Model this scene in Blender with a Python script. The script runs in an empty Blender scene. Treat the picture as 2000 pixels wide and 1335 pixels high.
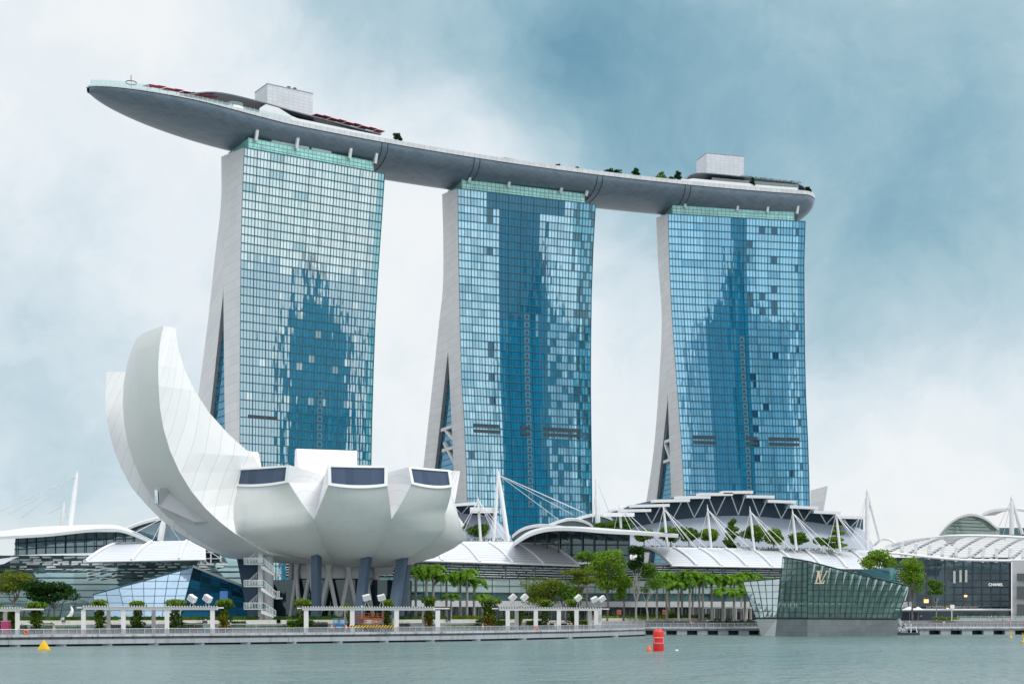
import bpy, bmesh, math, random
import numpy as np
from mathutils import Vector, Matrix
R=math.radians
random.seed(7)
SC=bpy.context.scene
COL=SC.collection
# ---------------------------------------------------------------- camera
F=2778.0; HZ=1195.0; CAMZ=5.6          # focal length and horizon row in photo pixels, eye height above the water
cam_d=bpy.data.cameras.new('camera'); cam=bpy.data.objects.new('camera',cam_d); COL.objects.link(cam)
cam.location=(0,0,CAMZ); cam.rotation_euler=(R(90),0,0)
cam_d.sensor_width=36; cam_d.lens=F/2000*36; cam_d.shift_y=(HZ-667.5)/2000
cam_d.clip_start=1; cam_d.clip_end=20000
SC.camera=cam
# ---------------------------------------------------------------- world
SUN_EL,SUN_AZ=R(52),R(128)            # azimuth clockwise from +Y: behind the viewer, to the right
w=bpy.data.worlds.new('World'); SC.world=w; w.use_nodes=True
nt=w.node_tree; nt.nodes.clear()
def N(t,tree=None,**kw):
    n=(tree or nt).nodes.new(t)
    for k,v in kw.items(): setattr(n,k,v)
    return n
def setin(n,i,v,tree):
    if isinstance(v,bpy.types.NodeSocket): tree.links.new(v,n.inputs[i])
    elif v is not None: n.inputs[i].default_value=v
def M(op,a,b=None,c=None,tree=None,clamp=False):
    t=tree or nt; n=t.nodes.new('ShaderNodeMath'); n.operation=op; n.use_clamp=clamp
    setin(n,0,a,t); setin(n,1,b,t); setin(n,2,c,t); return n.outputs[0]
def VM(op,a,b=None,tree=None,out=0):
    t=tree or nt; n=t.nodes.new('ShaderNodeVectorMath'); n.operation=op
    setin(n,0,a,t); setin(n,1,b,t); return n.outputs[out]
def RAMP(fac,stops,tree=None,interp='LINEAR'):
    t=tree or nt; n=t.nodes.new('ShaderNodeValToRGB'); n.color_ramp.interpolation=interp
    el=n.color_ramp.elements
    while len(el)<len(stops): el.new(0.5)
    for e,(p,c) in zip(el,stops): e.position=p; e.color=(c[0],c[1],c[2],1)
    t.links.new(fac,n.inputs[0]); return n.outputs[0]
def MIXC(f,a,b,tree=None,bt='MIX'):
    t=tree or nt; n=t.nodes.new('ShaderNodeMix'); n.data_type='RGBA'; n.blend_type=bt
    setin(n,0,f,t); setin(n,6,a,t); setin(n,7,b,t); return n.outputs[2]
def lin(r,g,b):
    f=lambda c:((c/255+.055)/1.055)**2.4 if c/255>.04045 else c/255/12.92
    return (f(r),f(g),f(b))
def L4(r,g,b): return (*lin(r,g,b),1)
tc=N('ShaderNodeTexCoord'); nrm=VM('NORMALIZE',tc.outputs['Generated'])
def wnoise(scale,detail=4,rough=.55,vec=None,col=False):
    n=N('ShaderNodeTexNoise'); n.inputs['Scale'].default_value=scale; n.inputs['Detail'].default_value=detail
    n.inputs['Roughness'].default_value=rough; nt.links.new(vec or nrm,n.inputs['Vector'])
    return n.outputs['Color'] if col else n.outputs['Fac']
def warp(vec,scale,amt,detail=3):
    c=wnoise(scale,detail,.6,vec,True); c=VM('SUBTRACT',c,(.5,.5,.5)); n=N('ShaderNodeVectorMath',operation='SCALE')
    nt.links.new(c,n.inputs[0]); n.inputs['Scale'].default_value=amt
    return VM('NORMALIZE',VM('ADD',vec,n.outputs[0]))
wd=warp(nrm,5,.10); wd=warp(wd,16,.035,4)
def blob(px,py,s,a,vec):
    d=Vector(((px-1000)/F,1,(HZ-py)/F)).normalized()
    k=(F/s)**2/2*2
    e=M('MULTIPLY',M('SUBTRACT',VM('DOT_PRODUCT',vec,tuple(d),out=1),1.0),k)
    return M('MULTIPLY',M('POWER',2.71828,e),a)
D=None
for b in [(1010,30,210,.40),(740,-30,150,.42),(1230,70,230,.40),(1170,190,150,.22),(1480,240,230,.24),(1330,-60,240,.26),
          (1760,30,240,.26),(1900,230,220,.24),(1650,420,240,.28),(1850,540,220,.36),(1970,640,160,.22),(1600,640,150,.14),
          (1980,400,200,.12),(1260,330,110,.14),(700,60,90,.15),(30,900,220,.26),(180,960,160,.14),(20,520,170,.15),(420,420,150,.1),(1230,620,120,.05),
          (230,110,260,-.12),(800,230,140,-.2),(980,260,90,-.16),(1850,830,230,-.26),(1000,560,200,-.14),(640,330,150,-.1),(1900,90,120,-.08),(1560,90,110,-.06)]:
    v=blob(*b,wd); D=v if D is None else M('ADD',D,v)
big=wnoise(6,6,.6,wd); fine=wnoise(20,6,.62,wd)
D=M('ADD',D,M('MULTIPLY',M('SUBTRACT',big,.5),.80)); D=M('ADD',D,M('MULTIPLY',M('SUBTRACT',fine,.5),.55))
D=M('ADD',M('MULTIPLY',D,.62),.115)
sep=N('ShaderNodeSeparateXYZ'); nt.links.new(nrm,sep.inputs[0]); zz=sep.outputs[2]; yy=sep.outputs[1]
clouds=RAMP(D,[(0,lin(240,243,245)),(.16,lin(228,236,241)),(.34,lin(204,220,229)),(.50,lin(176,202,213)),(.70,lin(142,180,196)),(1,lin(98,146,170))])
hor=RAMP(zz,[(0,(1,1,1)),(.035,(.55,.55,.55)),(.075,(0,0,0))])
clouds=MIXC(M('MULTIPLY',hor,.6),clouds,L4(238,238,232))
# the overcast dome is brighter overhead than low down
lift=M('ADD',1.0,M('MULTIPLY',M('SMOOTH_MAX',M('SUBTRACT',zz,.45),0.0,.1),1.7))
cl=N('ShaderNodeVectorMath',operation='SCALE'); nt.links.new(clouds,cl.inputs[0]); nt.links.new(lift,cl.inputs['Scale'])
sky=N('ShaderNodeTexSky',sky_type='NISHITA'); sky.sun_disc=False; sky.sun_elevation=SUN_EL; sky.sun_rotation=SUN_AZ
sky.air_density=1.2; sky.dust_density=2; sky.ozone_density=1.5
b1=N('ShaderNodeBackground'); nt.links.new(sky.outputs[0],b1.inputs[0]); b1.inputs[1].default_value=.08
b2=N('ShaderNodeBackground'); nt.links.new(cl.outputs[0],b2.inputs[0]); b2.inputs[1].default_value=1.0
mx=N('ShaderNodeMixShader'); mx.inputs[0].default_value=.93
nt.links.new(b1.outputs[0],mx.inputs[1]); nt.links.new(b2.outputs[0],mx.inputs[2])
out=N('ShaderNodeOutputWorld'); nt.links.new(mx.outputs[0],out.inputs[0])
# ---------------------------------------------------------------- sun (through thin cloud)
sd=bpy.data.lights.new('sun','SUN'); sd.energy=1.7; sd.angle=R(14); sd.color=(1,.96,.9)
sun=bpy.data.objects.new('sun',sd); COL.objects.link(sun)
sdir=Vector((math.sin(SUN_AZ)*math.cos(SUN_EL),math.cos(SUN_AZ)*math.cos(SUN_EL),math.sin(SUN_EL)))
sun.rotation_euler=sdir.to_track_quat('Z','Y').to_euler(); sun.location=sdir*900
SC.view_settings.view_transform='Standard'; SC.view_settings.look='None'; SC.view_settings.exposure=.1; SC.view_settings.gamma=1
SC.cycles.max_bounces=6; SC.cycles.transparent_max_bounces=12; SC.cycles.caustics_reflective=False; SC.cycles.caustics_refractive=False
SC.cycles.use_denoising=True
# ---------------------------------------------------------------- helpers
def W(px,py,Z): return Vector(((px-1000)/F*Z,Z,CAMZ+(HZ-py)/F*Z))
def G(px,Z,z): return Vector(((px-1000)/F*Z,Z,z))
def interp(x,pts):
    xs=[p[0] for p in pts]; ys=[p[1] for p in pts]; return float(np.interp(x,xs,ys))
def smooth(x,pts):
    "Catmull-Rom through the points"
    xs=[p[0] for p in pts]; ys=[p[1] for p in pts]
    if x<=xs[0]: return ys[0]
    if x>=xs[-1]: return ys[-1]
    i=max(j for j in range(len(xs)-1) if xs[j]<=x)
    def sl(j):
        if j<=0: return (ys[1]-ys[0])/(xs[1]-xs[0])
        if j>=len(xs)-1: return (ys[-1]-ys[-2])/(xs[-1]-xs[-2])
        return (ys[j+1]-ys[j-1])/(xs[j+1]-xs[j-1])
    h=xs[i+1]-xs[i]; t=(x-xs[i])/h
    return (2*t**3-3*t*t+1)*ys[i]+(t**3-2*t*t+t)*h*sl(i)+(-2*t**3+3*t*t)*ys[i+1]+(t**3-t*t)*h*sl(i+1)
class MB:
    def __init__(s): s.v=[]; s.f=[]; s.uv=[]; s.mi=[]; s.col=[]; s.sm=[]; s.cur=0; s.c=(1,1,1,1)
    def face(s,pts,uv=None,smooth=False):
        i=len(s.v); s.v+= [tuple(p) for p in pts]; s.f.append(tuple(range(i,i+len(pts))))
        s.uv.append(uv or [(0,0)]*len(pts)); s.mi.append(s.cur); s.col.append(s.c); s.sm.append(smooth)
    def grid(s,rows,smooth=True,closeu=False,uvs=None):
        "rows of points -> shared-vertex quad sheet with uv in metres"
        i0=len(s.v); n=len(rows[0]); m=len(rows)
        for r in rows: s.v+=[tuple(p) for p in r]
        if uvs is None:
            us=[[0.0]*n for _ in range(m)]; vs=[[0.0]*n for _ in range(m)]
            for a in range(m):
                for b in range(1,n): us[a][b]=us[a][b-1]+(Vector(rows[a][b])-Vector(rows[a][b-1])).length
            for b in range(n):
                for a in range(1,m): vs[a][b]=vs[a-1][b]+(Vector(rows[a][b])-Vector(rows[a-1][b])).length
            uvs=[[(us[a][b],vs[a][b]) for b in range(n)] for a in range(m)]
        for a in range(m-1):
            for b in range(n-1 if not closeu else n):
                b2=(b+1)%n
                q=[(a,b),(a,b2),(a+1,b2),(a+1,b)]
                s.f.append(tuple(i0+x*n+y for x,y in q)); s.uv.append([uvs[x][y] for x,y in q])
                s.mi.append(s.cur); s.col.append(s.c); s.sm.append(smooth)
    def hexa(s,p):
        "eight corners: bottom ring 0-3, top ring 4-7"
        p=[Vector(q) for q in p]
        for q in [(0,3,2,1),(4,5,6,7),(0,1,5,4),(1,2,6,5),(2,3,7,6),(3,0,4,7)]:
            a,b,c,d=[p[k] for k in q]; u=(b-a).length; v=(d-a).length
            s.face([a,b,c,d],[(0,0),(u,0),(u,v),(0,v)])
    def box(s,c,sx,sy,sz,rz=0.0,ax=None):
        "box with centre c; rz turns it about z; ax = (ex,ey,ez) axes"
        c=Vector(c)
        ex,ey,ez=ax if ax else (Vector((math.cos(rz),math.sin(rz),0)),Vector((-math.sin(rz),math.cos(rz),0)),Vector((0,0,1)))
        P=lambda a,b,d:c+ex*(a*sx/2)+ey*(b*sy/2)+ez*(d*sz/2)
        s.hexa([P(-1,-1,-1),P(1,-1,-1),P(1,1,-1),P(-1,1,-1),P(-1,-1,1),P(1,-1,1),P(1,1,1),P(-1,1,1)])
    def tube(s,p0,p1,r0,r1=None,n=6,caps=True): s.poly([p0,p1],[r0,r1 if r1 is not None else r0],n,caps)
    def poly(s,pts,rad,n=6,caps=True,smooth=True):
        pts=[Vector(p) for p in pts]
        if not hasattr(rad,'__len__'): rad=[rad]*len(pts)
        rows=[]; side=None
        for i,p in enumerate(pts):
            t=(pts[min(i+1,len(pts)-1)]-pts[max(i-1,0)])
            if t.length<1e-9: t=Vector((0,0,1))
            t.normalize()
            if side is None:
                a=Vector((0,0,1)) if abs(t.z)<.9 else Vector((1,0,0)); side=t.cross(a).normalized()
            side=(side-t*side.dot(t)).normalized(); up=t.cross(side)
            rows.append([p+(side*math.cos(2*math.pi*k/n)+up*math.sin(2*math.pi*k/n))*rad[i] for k in range(n)])
        s.grid(rows,smooth,True)
        if caps: s.face(rows[0][::-1]); s.face(rows[-1])
    def bar(s,p0,p1,w,h=None,up=(0,0,1)):
        "rectangular bar between two points"
        p0=Vector(p0); p1=Vector(p1); t=(p1-p0); l=t.length
        if l<1e-6: return
        t/=l; up=Vector(up)
        if abs(t.dot(up))>.98: up=Vector((0,1,0))
        ey=up.cross(t).normalized(); ez=t.cross(ey); s.box((p0+p1)/2,l,w,h or w,ax=(t,ey,ez))
    def lathe(s,c,prof,n=12,smooth=True):
        c=Vector(c); rows=[[c+Vector((r*math.cos(2*math.pi*k/n),r*math.sin(2*math.pi*k/n),z)) for k in range(n)] for r,z in prof]
        s.grid(rows,smooth,True)
        if prof[0][0]>.001: s.face(rows[0][::-1])
        if prof[-1][0]>.001: s.face(rows[-1])
    def prism(s,poly,off):
        "closed solid: polygon moved by off"
        a=[Vector(p) for p in poly]; b=[p+Vector(off) for p in a]; n=len(a)
        s.face(a[::-1]); s.face(b)
        for i in range(n):
            j=(i+1)%n; u=(a[j]-a[i]).length; v=Vector(off).length
            s.face([a[i],a[j],b[j],b[i]],[(0,0),(u,0),(u,v),(0,v)])
    def build(s,name,mats,parent=None,loc=None):
        me=bpy.data.meshes.new(name); me.from_pydata(s.v,[],s.f)
        if not isinstance(mats,(list,tuple)): mats=[mats]
        for m in mats: me.materials.append(m)
        nf=len(s.f)
        me.polygons.foreach_set('material_index',s.mi); me.polygons.foreach_set('use_smooth',s.sm)
        ul=me.uv_layers.new(name='UVMap'); flat=[]
        for u in s.uv:
            for a in u: flat+= [a[0],a[1]]
        ul.data.foreach_set('uv',flat)
        if any(c!=(1,1,1,1) for c in s.col):
            ca=me.color_attributes.new('pane','FLOAT_COLOR','CORNER'); cf=[]
            for c,f in zip(s.col,s.f): cf+=list(c)*len(f)
            ca.data.foreach_set('color',cf)
        me.update()
        o=bpy.data.objects.new(name,me); COL.objects.link(o)
        if parent is not None:
            o.parent=parent
            o.matrix_parent_inverse=Matrix.Translation(-Vector(parent.location))
            KIDS.setdefault(parent.name,[]).append(o)
        return o
def tag(o,label,cat=None,group=None,kind=None):
    o['label']=label
    if cat: o['category']=cat
    if group: o['group']=group
    if kind: o['kind']=kind
    return o
def thing(name,label,cat,loc=(0,0,0),group=None):
    o=bpy.data.objects.new(name,None); COL.objects.link(o); o.location=loc; o.empty_display_size=1
    return tag(o,label,cat,group)
def copy_tree(o,loc,rz=0,sc=1,label=None,mats=None):
    "copy of a thing and of its parts and sub-parts"
    r=o.copy(); COL.objects.link(r); r.location=loc; r.rotation_euler=(0,0,rz); r.scale=(sc,sc,sc) if not hasattr(sc,'__len__') else sc
    if label: r['label']=label
    def rec(src,dst):
        for ch in KIDS.get(src.name,[]):
            c=ch.copy(); COL.objects.link(c); c.parent=dst; c.matrix_parent_inverse=ch.matrix_parent_inverse.copy()
            if mats:
                for sl in c.material_slots:
                    if sl.material and sl.material.name in mats: sl.link='OBJECT'; sl.material=mats[sl.material.name]
            KIDS.setdefault(dst.name,[]).append(c)
            rec(ch,c)
    rec(o,r); return r
KIDS={}
# ---------------------------------------------------------------- materials
MATS={}
def newmat(name):
    m=bpy.data.materials.new(name); m.use_nodes=True; t=m.node_tree; t.nodes.clear()
    o=t.nodes.new('ShaderNodeOutputMaterial'); p=t.nodes.new('ShaderNodeBsdfPrincipled'); t.links.new(p.outputs[0],o.inputs[0])
    MATS[name]=m; return m,t,p,o
def tnoise(t,scale,detail=3,rough=.55,coord='Object',vec=None,stretch=None):
    n=t.nodes.new('ShaderNodeTexNoise'); n.inputs['Scale'].default_value=scale; n.inputs['Detail'].default_value=detail; n.inputs['Roughness'].default_value=rough
    if vec is None:
        c=t.nodes.new('ShaderNodeTexCoord'); vec=c.outputs[coord]
    if stretch:
        mp=t.nodes.new('ShaderNodeMapping'); mp.inputs['Scale'].default_value=stretch; t.links.new(vec,mp.inputs[0]); vec=mp.outputs[0]
    t.links.new(vec,n.inputs['Vector']); return n.outputs['Fac']
def mat(name,c,rough=.6,metal=0,var=.12,scale=.3,spec=.5,stain=0,bump=0,emit=0):
    m,t,p,o=newmat(name); c=Vector(c)
    n=tnoise(t,scale,4)
    col=RAMP(n,[(.3,c*(1-var)),(.7,[min(1,x*(1+var)) for x in c])],t)
    if stain:
        s=tnoise(t,.8,5,.7,stretch=(1.2,1.2,.12))
        col=MIXC(M('MULTIPLY',RAMP(s,[(.5,(0,0,0)),(.68,(1,1,1))],t),stain,tree=t),col,(*(c*.25),1),t)
    t.links.new(col,p.inputs['Base Color']); p.inputs['Roughness'].default_value=rough; p.inputs['Metallic'].default_value=metal
    p.inputs['Specular IOR Level'].default_value=spec
    if bump:
        b=t.nodes.new('ShaderNodeBump'); b.inputs['Strength'].default_value=bump; t.links.new(tnoise(t,scale*8,4),b.inputs['Height']); t.links.new(b.outputs[0],p.inputs['Normal'])
    if emit: p.inputs['Emission Color'].default_value=(*c,1); p.inputs['Emission Strength'].default_value=emit
    return m
def cell(t,su,sv,ou=0,ov=0,brick=False):
    "uv cell: returns (distance to u line, distance to v line, per-cell random) in metres"
    uv=t.nodes.new('ShaderNodeUVMap'); sp=t.nodes.new('ShaderNodeSeparateXYZ'); t.links.new(uv.outputs[0],sp.inputs[0])
    v=M('DIVIDE',M('ADD',sp.outputs[1],ov,tree=t),sv,tree=t); fv=M('FLOOR',v,tree=t)
    u=M('DIVIDE',M('ADD',sp.outputs[0],ou,tree=t),su,tree=t)
    if brick: u=M('ADD',u,M('MULTIPLY',M('MODULO',fv,2.0,tree=t),.5,tree=t),tree=t)
    fu=M('FLOOR',u,tree=t)
    du=M('MULTIPLY',M('SUBTRACT',.5,M('ABSOLUTE',M('SUBTRACT',M('SUBTRACT',u,fu,tree=t),.5,tree=t),tree=t),tree=t),su,tree=t)
    dv=M('MULTIPLY',M('SUBTRACT',.5,M('ABSOLUTE',M('SUBTRACT',M('SUBTRACT',v,fv,tree=t),.5,tree=t),tree=t),tree=t),sv,tree=t)
    wn=t.nodes.new('ShaderNodeTexWhiteNoise'); wn.noise_dimensions='2D'; cb=t.nodes.new('ShaderNodeCombineXYZ')
    t.links.new(fu,cb.inputs[0]); t.links.new(fv,cb.inputs[1]); t.links.new(cb.outputs[0],wn.inputs['Vector'])
    return du,dv,wn.outputs['Value']
def panel(name,c,line,su,sv,wu,wv,rough=.5,metal=0,var=.08,brick=False,spec=.5,nvar=.06,stain=0):
    "cladding with joints every su x sv metres"
    m,t,p,o=newmat(name); c=Vector(c)
    du,dv,rnd=cell(t,su,sv,brick=brick)
    base=RAMP(rnd,[(0,c*(1-var)),(1,[min(1,x*(1+var)) for x in c])],t)
    n=tnoise(t,.08,4); base=MIXC(1.0,base,RAMP(n,[(.3,(1-nvar,)*3),(.7,(1,1,1))],t),t,'MULTIPLY')
    if stain:
        s=tnoise(t,.8,5,.7,stretch=(1.2,1.2,.12))
        base=MIXC(M('MULTIPLY',RAMP(s,[(.5,(0,0,0)),(.7,(1,1,1))],t),stain,tree=t),base,(*(c*.25),1),t)
    ln=M('MAXIMUM',M('LESS_THAN',du,wu/2,tree=t),M('LESS_THAN',dv,wv/2,tree=t),tree=t)
    t.links.new(MIXC(ln,base,(*line,1),t),p.inputs['Base Color'])
    p.inputs['Roughness'].default_value=rough; p.inputs['Metallic'].default_value=metal; p.inputs['Specular IOR Level'].default_value=spec
    return m
def glass(name,c,gl=.4,tint=(.75,.88,.95),trans=0,rough=.03,var=.5,cu=2,cv=2,wob=.02,wscale=.25,attr=False,wstretch=(1,1,.35)):
    "coated curtain-wall glass: what stands behind it (diffuse), mirror share gl, clear share trans; each pane of cu x cv metres a little different"
    m,t,p,o=newmat(name); t.nodes.remove(p); c=Vector(c)
    d=t.nodes.new('ShaderNodeBsdfDiffuse'); g=t.nodes.new('ShaderNodeBsdfGlossy'); g.inputs['Roughness'].default_value=rough; g.inputs['Color'].default_value=(*tint,1)
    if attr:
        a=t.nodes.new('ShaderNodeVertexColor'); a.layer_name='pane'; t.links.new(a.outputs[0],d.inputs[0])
    else:
        du,dv,rnd=cell(t,cu,cv)
        col=RAMP(rnd,[(0,c*(1-var)),(1,[min(1,x*(1+var)) for x in c])],t); t.links.new(col,d.inputs[0])
    b=t.nodes.new('ShaderNodeBump'); b.inputs['Strength'].default_value=1; b.inputs['Distance'].default_value=wob
    t.links.new(tnoise(t,wscale,2,.5,stretch=wstretch),b.inputs['Height']); t.links.new(b.outputs[0],g.inputs['Normal'])
    s=d
    if trans:
        tr=t.nodes.new('ShaderNodeBsdfTransparent'); tr.inputs[0].default_value=(.72,.9,.88,1); ms=t.nodes.new('ShaderNodeMixShader'); ms.inputs[0].default_value=trans
        t.links.new(d.outputs[0],ms.inputs[1]); t.links.new(tr.outputs[0],ms.inputs[2]); s=ms
    lw=t.nodes.new('ShaderNodeLayerWeight'); lw.inputs['Blend'].default_value=.25
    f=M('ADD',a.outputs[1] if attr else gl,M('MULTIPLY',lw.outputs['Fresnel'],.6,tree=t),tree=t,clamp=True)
    m2=t.nodes.new('ShaderNodeMixShader'); t.links.new(f,m2.inputs[0]); t.links.new(s.outputs[0],m2.inputs[1]); t.links.new(g.outputs[0],m2.inputs[2])
    t.links.new(m2.outputs[0],o.inputs[0]); return m
def foliage(name,dark,light,scale=.5,trans=.35):
    m,t,p,o=newmat(name); t.nodes.remove(p)
    gn=t.nodes.new('ShaderNodeNewGeometry')
    n=tnoise(t,scale,3); rnd=gn.outputs['Random Per Island']
    col=RAMP(M('ADD',M('MULTIPLY',n,.6,tree=t),M('MULTIPLY',rnd,.45,tree=t),tree=t),[(.25,dark),(.8,light)],t)
    d=t.nodes.new('ShaderNodeBsdfDiffuse'); tr=t.nodes.new('ShaderNodeBsdfTranslucent'); t.links.new(col,d.inputs[0]); t.links.new(col,tr.inputs[0])
    ms=t.nodes.new('ShaderNodeMixShader'); ms.inputs[0].default_value=trans; t.links.new(d.outputs[0],ms.inputs[1]); t.links.new(tr.outputs[0],ms.inputs[2]); t.links.new(ms.outputs[0],o.inputs[0])
    return m
white=mat('white_paint',(.82,.83,.84),.45,var=.04,scale=.15)
whiteplain=mat('white_steel',(.8,.81,.83),.4,var=.03,scale=.5)
grey=mat('grey_steel',(.35,.37,.4),.5,var=.1)
dark=mat('dark_metal',(.04,.055,.07),.45,var=.2)
black=mat('black_frame',(.015,.025,.03),.4,var=.2)
# ================================================================ water and ground
wm,t,p,o=newmat('harbour_water')
p.inputs['Base Color'].default_value=(.035,.105,.115,1); p.inputs['Roughness'].default_value=.22; p.inputs['IOR'].default_value=1.33
tcw=t.nodes.new('ShaderNodeTexCoord')
n1=tnoise(t,1.0,4,.6,vec=tcw.outputs['Object'],stretch=(.9,.32,1)); n2=tnoise(t,.30,4,.6,vec=tcw.outputs['Object'],stretch=(.6,.35,1)); n3=tnoise(t,.012,4,.6,vec=tcw.outputs['Object'],stretch=(.5,1,1))
h=M('ADD',M('MULTIPLY',n1,1.0,tree=t),M('MULTIPLY',n2,2.0,tree=t),tree=t)
b=t.nodes.new('ShaderNodeBump'); b.inputs['Strength'].default_value=1; b.inputs['Distance'].default_value=1.3; t.links.new(h,b.inputs['Height']); t.links.new(b.outputs[0],p.inputs['Normal'])
t.links.new(RAMP(n3,[(.35,(.10,.19,.19)),(.65,(.18,.25,.245))],t),p.inputs['Base Color'])
wb=MB(); wb.face([(-6000,-1500,0),(6000,-1500,0),(6000,8000,0),(-6000,8000,0)]); tag(wb.build('water',wm),'grey-green rippled harbour water in front of the quay',kind='structure')
gm=mat('ground_paving',(.3,.3,.29),.8,var=.15,scale=.05)
gb=MB(); gb.face([(-900,345,3.3),(900,430,3.3),(3500,1500,3.3),(3500,6000,3.3),(-3500,6000,3.3),(-3500,1500,3.3)])
tag(gb.build('ground',gm),'paved ground under the hotel and the mall',kind='structure')
# ================================================================ hotel towers
tw_wall=panel('tower_end_cladding',(.75,.75,.765),(.56,.57,.6),7.5,4.3,.0,.22,.55,var=.04)
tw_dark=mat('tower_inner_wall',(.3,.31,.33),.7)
fac_glasses=[glass('tower_glass',(.3,.4,.45),tint=tt,attr=True,wob=.07,wscale=.2,wstretch=(1,1,.16)) for tt in ((.82,.97,.98),(.62,.89,1.0),(.46,.80,1.0))]  # one glass; bluer tints stand in for the sky each tower faces
atr_glass=glass('atrium_glass',(.02,.14,.25),gl=.3,tint=(.35,.65,.85),var=.6,cu=2.5,cv=3.9,wob=.05)
mint=glass('mint_glass',(.30,.66,.62),gl=.22,tint=(.7,.95,.9),var=.22,cu=2.6,cv=3.4,wob=.01)
mull=mat('mullion_teal',(.03,.13,.18),.4,.3,var=.1)
louv=mat('louvre_dark',(.03,.045,.06),.5,var=.2)
shaftm=mat('shaft_frame',(.05,.19,.30),.5,var=.1)
ZT=217.2
TW=[dict(L=(477,648.0),Rr=(751,686.7),
  le=[(288,477),(400,472.5),(500,470.3),(706.7,468.9),(872,468.5),(1200,467)], re=[(339,751),(481,741.5),(560,736),(651,731.4),(810,726.3),(906,724.4),(1200,716)],
  oe=[(305.5,432),(372,432.5),(417.5,430),(480,422.3),(613.7,407.6),(773,387),(960,358),(1200,312)], apex=569, fi=[(569,436.2),(841,439.3),(1200,447)], ri=[(569,436.2),(803,411),(1200,366)],
  name='left'),
 dict(L=(894,710.8),Rr=(1163,738.5),
  le=[(368,894),(480,895.3),(560,896.8),(747,901.6),(882,910),(972,911.8),(1200,919)], re=[(399,1163),(480,1158.4),(560,1155.2),(747,1153.3),(900,1155),(1002,1156),(1200,1159)],
  oe=[(383,863.5),(455,865.5),(560,865),(635,857),(770,842.5),(906,827.5),(1200,793)], apex=683.6, fi=[(683.6,875),(904,885.5),(1200,898)], ri=[(683.6,875),(908,850),(1200,812)],
  name='middle'),
 dict(L=(1305,756.0),Rr=(1572.5,770.9),
  le=[(417,1305),(560,1309),(717,1319.4),(878,1331.8),(963,1335.5),(1200,1347)], re=[(432,1572.5),(520,1570),(560,1570.3),(747,1572.6),(897,1579),(983,1580.8),(1200,1585)],
  oe=[(431,1281.8),(520,1286),(620,1292.4),(721,1288.7),(871,1277.5),(977.6,1262.5),(1200,1225)], apex=777, fi=[(777,1304.4),(968,1311),(1200,1320)], ri=[(777,1304.4),(970,1283),(1200,1252)],
  name='right')]
TLAB={'left':'leftmost hotel tower, pale cladding, glass reflecting a stepped building','middle':'middle hotel tower with a broad dark blue band of glass down its centre','right':'rightmost hotel tower behind the stepped-canopy theatre roof, many dark windows on its right half'}
NC,NR=44,54
def streaks(rn):  # wavering vertical reflections, put into the pane colours
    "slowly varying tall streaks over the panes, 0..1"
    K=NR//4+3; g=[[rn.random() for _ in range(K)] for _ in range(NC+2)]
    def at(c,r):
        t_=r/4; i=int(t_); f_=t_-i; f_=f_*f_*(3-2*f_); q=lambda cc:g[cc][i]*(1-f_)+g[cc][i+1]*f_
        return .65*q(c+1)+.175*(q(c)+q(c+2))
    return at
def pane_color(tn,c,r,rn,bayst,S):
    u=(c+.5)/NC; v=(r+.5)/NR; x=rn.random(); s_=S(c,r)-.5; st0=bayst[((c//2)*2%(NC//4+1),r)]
    light=(.70,.82,.84); mid=(.30,.50,.57); dk=(.015,.11,.17); core=(.003,.175,.34); sheer=(.56,.72,.75)  # core: uncurtained panes, also darkened in place of mirrored buildings
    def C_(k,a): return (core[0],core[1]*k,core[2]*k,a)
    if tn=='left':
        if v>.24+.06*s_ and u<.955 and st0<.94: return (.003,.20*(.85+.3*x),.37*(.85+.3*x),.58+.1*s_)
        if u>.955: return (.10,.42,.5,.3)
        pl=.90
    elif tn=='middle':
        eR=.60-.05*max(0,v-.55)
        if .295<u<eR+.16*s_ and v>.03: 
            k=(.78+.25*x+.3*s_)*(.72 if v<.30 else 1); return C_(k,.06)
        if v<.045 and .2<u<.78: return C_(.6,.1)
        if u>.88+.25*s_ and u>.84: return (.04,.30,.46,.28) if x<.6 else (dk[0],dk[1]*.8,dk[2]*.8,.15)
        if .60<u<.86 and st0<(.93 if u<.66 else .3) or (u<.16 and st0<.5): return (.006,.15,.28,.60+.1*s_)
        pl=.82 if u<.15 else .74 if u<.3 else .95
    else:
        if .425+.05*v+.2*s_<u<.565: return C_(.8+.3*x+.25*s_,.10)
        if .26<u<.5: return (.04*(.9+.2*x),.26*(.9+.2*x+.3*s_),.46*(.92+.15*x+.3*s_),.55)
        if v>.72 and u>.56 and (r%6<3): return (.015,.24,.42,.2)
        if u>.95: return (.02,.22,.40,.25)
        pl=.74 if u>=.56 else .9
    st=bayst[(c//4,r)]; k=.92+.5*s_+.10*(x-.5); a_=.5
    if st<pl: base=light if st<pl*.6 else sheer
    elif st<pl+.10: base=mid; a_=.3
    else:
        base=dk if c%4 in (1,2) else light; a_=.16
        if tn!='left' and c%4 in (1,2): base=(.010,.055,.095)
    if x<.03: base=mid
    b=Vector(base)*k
    if tn=='right': b=Vector((b.x*.44,b.y*.80,b.z*1.10)) if u<.56 else Vector((b.x*.34,b.y*.72,b.z*1.0))  # right half painted darker, in place of a mirrored building
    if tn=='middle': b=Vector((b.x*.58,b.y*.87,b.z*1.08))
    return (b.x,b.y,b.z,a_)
CROWNTOP=222.3
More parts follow.
